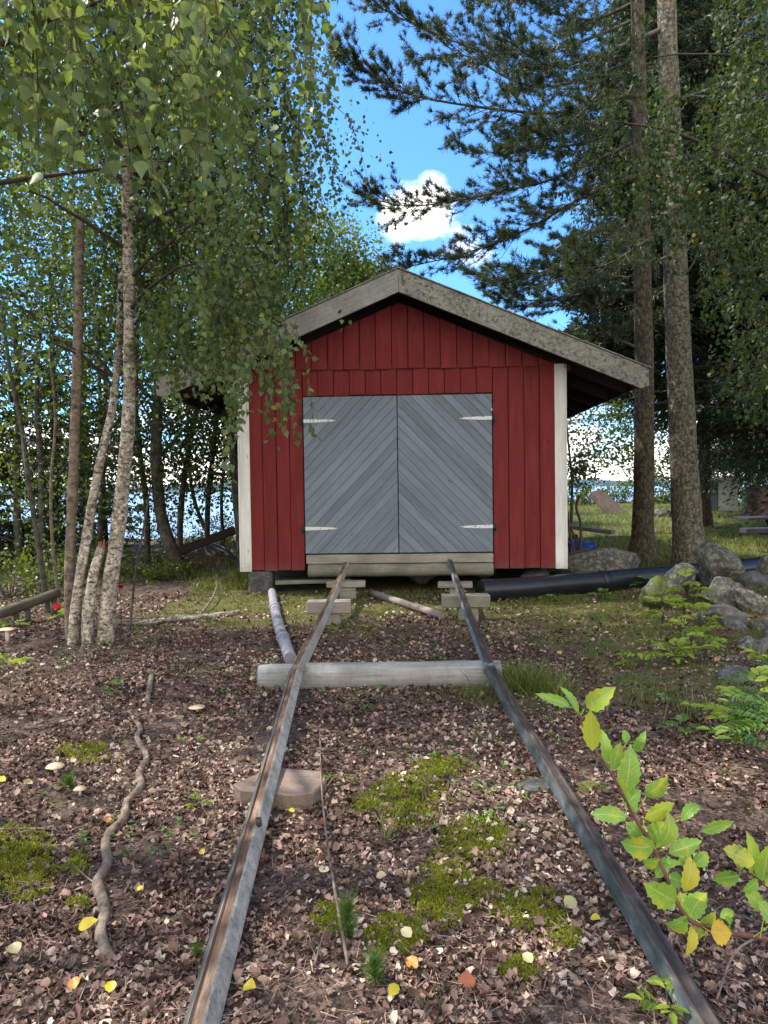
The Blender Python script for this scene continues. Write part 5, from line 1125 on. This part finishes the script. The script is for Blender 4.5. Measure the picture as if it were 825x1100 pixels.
# tufts
def tuft(u, v, n, h, sp, lab, dry=.5):
    p = gp(u, v); P = np.tile(np.array((p.x, p.y, gh(p.x, p.y))), (n, 1)) + RNG.normal(size=(n, 3)) * np.array([sp, sp * .6, 0]); D = np.stack([RNG.normal(size=n) * .35, RNG.normal(size=n) * .35, np.ones(n)], 1)
    tag(leaves('grass_tuft', P, D, norm(rnd_dirs(n) * np.array([1, 1, .2])), RNG.uniform(.4, 1, n) * h, .03, T_GRASS, GRM, tint=np.clip(RNG.random(n) * .6 + dry * .4, 0, 1)), lab, 'grass tuft', 'grass tufts')
for a in ((565, 742, 420, .26, .10, 'feathery pale grass tuft just right of the rail joint'), (592, 748, 260, .2, .08, 'smaller grass tuft right of the feathery one'), (510, 748, 220, .12, .10, 'low green tuft in front of the log right end'), (415, 905, 14, .20, .01, 'single thin grass stalks between the rails', 1), (385, 730, 60, .05, .12, 'short grass along the log'),
          (470, 752, 120, .08, .10, 'low grass before the log middle'), (310, 740, 40, .16, .04, 'dry wiry stalks by the left rail joint', 1), (760, 770, 60, .22, .14, 'sparse dry stalks behind the sapling', 1), (600, 765, 50, .14, .12, 'thin grass right of the right rail', .8), (120, 800, 50, .07, .14, 'thin grass on the left litter', .8), (470, 1090, 20, .1, .03, 'thin green blades at the bottom middle'), (150, 690, 80, .10, .2, 'grass around the birch clump foot')):
    tuft(*a)

# ------------------------------------------------------------------ sapling in the right foreground
SAP = NT('sapling_leaf'); pn_ = SAP.noise(SAP.pos(), 34, 5, .65); sc_ = SAP.noise(SAP.pos(), 110, 3)
col = SAP.ramp(SAP.attr(), [(0, (.16, .34, .04)), (.55, (.24, .44, .05)), (.8, (.42, .52, .05)), (.95, (.60, .50, .03)), (1, (.68, .42, .02))])
col = SAP.mix(SAP.ramp(pn_, [(.52, 0.0), (.66, .8)]), col, (.55, .50, .03)); col = SAP.mix(SAP.ramp(pn_, [(.30, .7), (.38, 0.0)]), col, (.06, .14, .02)); col = SAP.mix(SAP.ramp(sc_, [(.70, 0.0), (.76, .8)]), col, (.20, .08, .02))
sx_ = SAP.sep(SAP.co('UV')); off = SAP.math('ABSOLUTE', SAP.math('SUBTRACT', sx_[1], .5)); vein = SAP.math('SINE', SAP.math('MULTIPLY', SAP.math('SUBTRACT', sx_[0], SAP.math('MULTIPLY', off, .45)), 58.0))
col = SAP.mix(SAP.math('MULTIPLY', SAP.ramp(vein, [(.86, 0.0), (1.0, 1.0)]), .45), col, (.50, .58, .22)); col = SAP.mix(SAP.ramp(off, [(.0, .8), (.035, 0.0)]), col, (.60, .62, .30))
SAP.fin(col, .38, .5); tr = SAP.n('ShaderNodeBsdfTranslucent'); SAP.set(tr.inputs[0], col); ms = SAP.n('ShaderNodeMixShader'); ms.inputs[0].default_value = .45
SAP.t.links.new(SAP.p.outputs[0], ms.inputs[1]); SAP.t.links.new(tr.outputs[0], ms.inputs[2]); SAP.t.links.new(ms.outputs[0], SAP.out.inputs[0]); SAP.bump(SAP.noise(SAP.pos(), 300, 3), .2, .001); SAP = SAP.m
SST = plain('sapling_bark', (.14, .06, .042), .6, var=.4, sc=40)
def cc(x, y): return (560 + x / 3.056, 700 + y / 3.056)
root = V(1.15, 1.35, 0); t = empty('cherry_sapling', root, 'leafy sapling with yellowing toothed leaves reaching up in the right foreground', 'sapling')
m = MB(); DS = 1.18
main = [at(*cc(*q), DS + e) for q, e in (((815, 945), .08), ((700, 928), .05), ((640, 908), .03), ((565, 890), 0), ((515, 830), 0), ((480, 745), 0), ((430, 640), .01), ((370, 540), 0), ((320, 445), -.01), ((280, 375), -.01), ((225, 295), 0), ((190, 205), 0))]
m.tube(smooth_path([root, root + V(.02, 0, .35), V(.95, 1.28, .66), *main], 5), lerp_r([.010, .008, .0045, .004, .0037, .0034, .003, .0028, .0025, .0022, .0018], 71), 8, wob=.1)
side = [at(*cc(*q), DS + .07) for q in ((500, 790), (470, 700), (430, 600), (400, 520), (375, 440))]; m.tube(smooth_path(side, 4), lerp_r([.003, .0012], 17), 6)
sd3 = [at(*cc(*q), DS + .12) for q in ((860, 800), (790, 755), (735, 700), (690, 630), (640, 600))]; m.tube(smooth_path([V(.98, 1.3, .55), *sd3], 4), lerp_r([.005, .0012], 21), 6)
m.build('stem', SST, t)
LP = [(165, 178, 50, 138, 30, 0, .3), (195, 200, 133, 112, 26, 0, .3), (205, 190, 302, 122, 58, .02, .7), (235, 318, 228, 185, 50, -.02, .85), (285, 372, 268, 252, 34, .02, .6), (300, 388, 325, 295, 38, 0, .3), (345, 468, 362, 308, 62, -.02, .35), (372, 335, 405, 266, 30, .04, .4), (345, 300, 338, 256, 28, .05, .5), (408, 478, 482, 414, 52, .02, .2), (345, 542, 228, 530, 50, -.03, .3), (400, 610, 345, 562, 44, .02, .4), (442, 648, 328, 636, 66, -.02, .35),
      (402, 546, 500, 495, 54, .03, .75), (468, 652, 500, 522, 62, 0, .65), (480, 664, 588, 624, 50, .02, .25), (528, 540, 592, 492, 38, .06, .15), (590, 590, 697, 556, 36, .07, .25), (512, 826, 408, 765, 72, -.02, .6), (545, 792, 560, 670, 58, 0, .9), (545, 876, 602, 786, 64, .01, .55), (545, 886, 468, 905, 76, -.02, .45), (568, 902, 550, 1002, 36, 0, .93), (622, 920, 690, 925, 66, -.01, 1.0), (762, 692, 658, 648, 62, .07, .85), (765, 735, 750, 596, 54, .08, .7),
      (716, 735, 630, 748, 52, .09, .12), (792, 752, 812, 638, 62, .08, .6), (800, 852, 738, 780, 50, .08, .65), (828, 890, 780, 818, 60, .05, .55), (690, 912, 682, 874, 28, 0, .5), (570, 702, 614, 658, 42, .04, .15), (430, 700, 520, 690, 30, .03, .5), (475, 690, 440, 742, 40, .02, .4), (600, 950, 580, 905, 26, .02, .5), (330, 480, 385, 520, 40, .03, .35), (395, 600, 372, 575, 44, .04, .4), (480, 740, 540, 760, 44, .03, .45), (655, 870, 700, 850, 30, .05, .4), (830, 700, 800, 640, 40, .1, .4), (520, 700, 560, 640, 46, .05, .4), (250, 320, 215, 250, 34, -.02, .8), (310, 430, 352, 400, 36, .03, .35), (345, 500, 392, 455, 44, .02, .3), (420, 620, 470, 560, 50, .03, .6), (455, 690, 400, 690, 46, -.01, .3), (500, 800, 448, 835, 50, .02, .55), (545, 860, 520, 790, 50, .04, .8), (590, 905, 640, 860, 34, .03, .5), (640, 905, 655, 965, 30, .0, .35), (735, 700, 700, 690, 36, .09, .5), (805, 770, 850, 720, 50, .1, .7), (780, 750, 730, 790, 44, .1, .5)]
ALLST = smooth_path(main, 6) + smooth_path(side, 6) + smooth_path(sd3, 6)
def tooth_leaf(mb, b, tip, w, tint, nrm, curl):
    d = tip - b; L = d.length; d = d / L; x = d.cross(nrm).normalized(); z = x.cross(d); N = 11; base = len(mb.v); rows = []
    for k in range(N + 1):
        s = k / N; hw = w / 2 * (math.sin(math.pi * min(1, s * 1.0) ** .82) ** .8) if 0 < s < 1 else 0
        tooth = 1 + (.14 if k % 2 else -.06)
        c = b + d * L * s + z * (-curl * L * (s - .5) ** 2 * 1.2)
        mb.v += [c + x * hw * tooth + z * hw * .28 + d * (.02 * L if k % 2 else 0), c, c - x * hw * tooth + z * hw * .28 + d * (.02 * L if k % 2 else 0)]
    for k in range(N):
        i = base + 3 * k
        for q in (0, 1): mb.face((i + q, i + q + 1, i + q + 4, i + q + 3), tint, [(k / N, q * .5), (k / N, q * .5 + .5), ((k + 1) / N, q * .5 + .5), ((k + 1) / N, q * .5)], 0, True)
for (bx, by, tx, ty, w, dd, ti) in LP:
    w *= 1.12; b = at(*cc(bx, by), DS + dd); tip = at(*cc(tx, ty), DS + dd + random.uniform(-.025, .025)); m = MB(); px_ = DS / F / 3.056
    stemp = min(ALLST, key=lambda q: (q - b).length)
    tooth_leaf(m, b, tip, w * px_, ti, V(random.gauss(0, .55), -1, random.gauss(.5, .5)), random.uniform(-.3, 1.0))
    m.tube([b + (stemp - b) * (1 if (stemp - b).length < .05 else .2), b], .0009, 4, ti, caps=False); m.build('leaf', SAP, t)
for o in bpy.data.objects:
    if 'local' in o: del o['local']
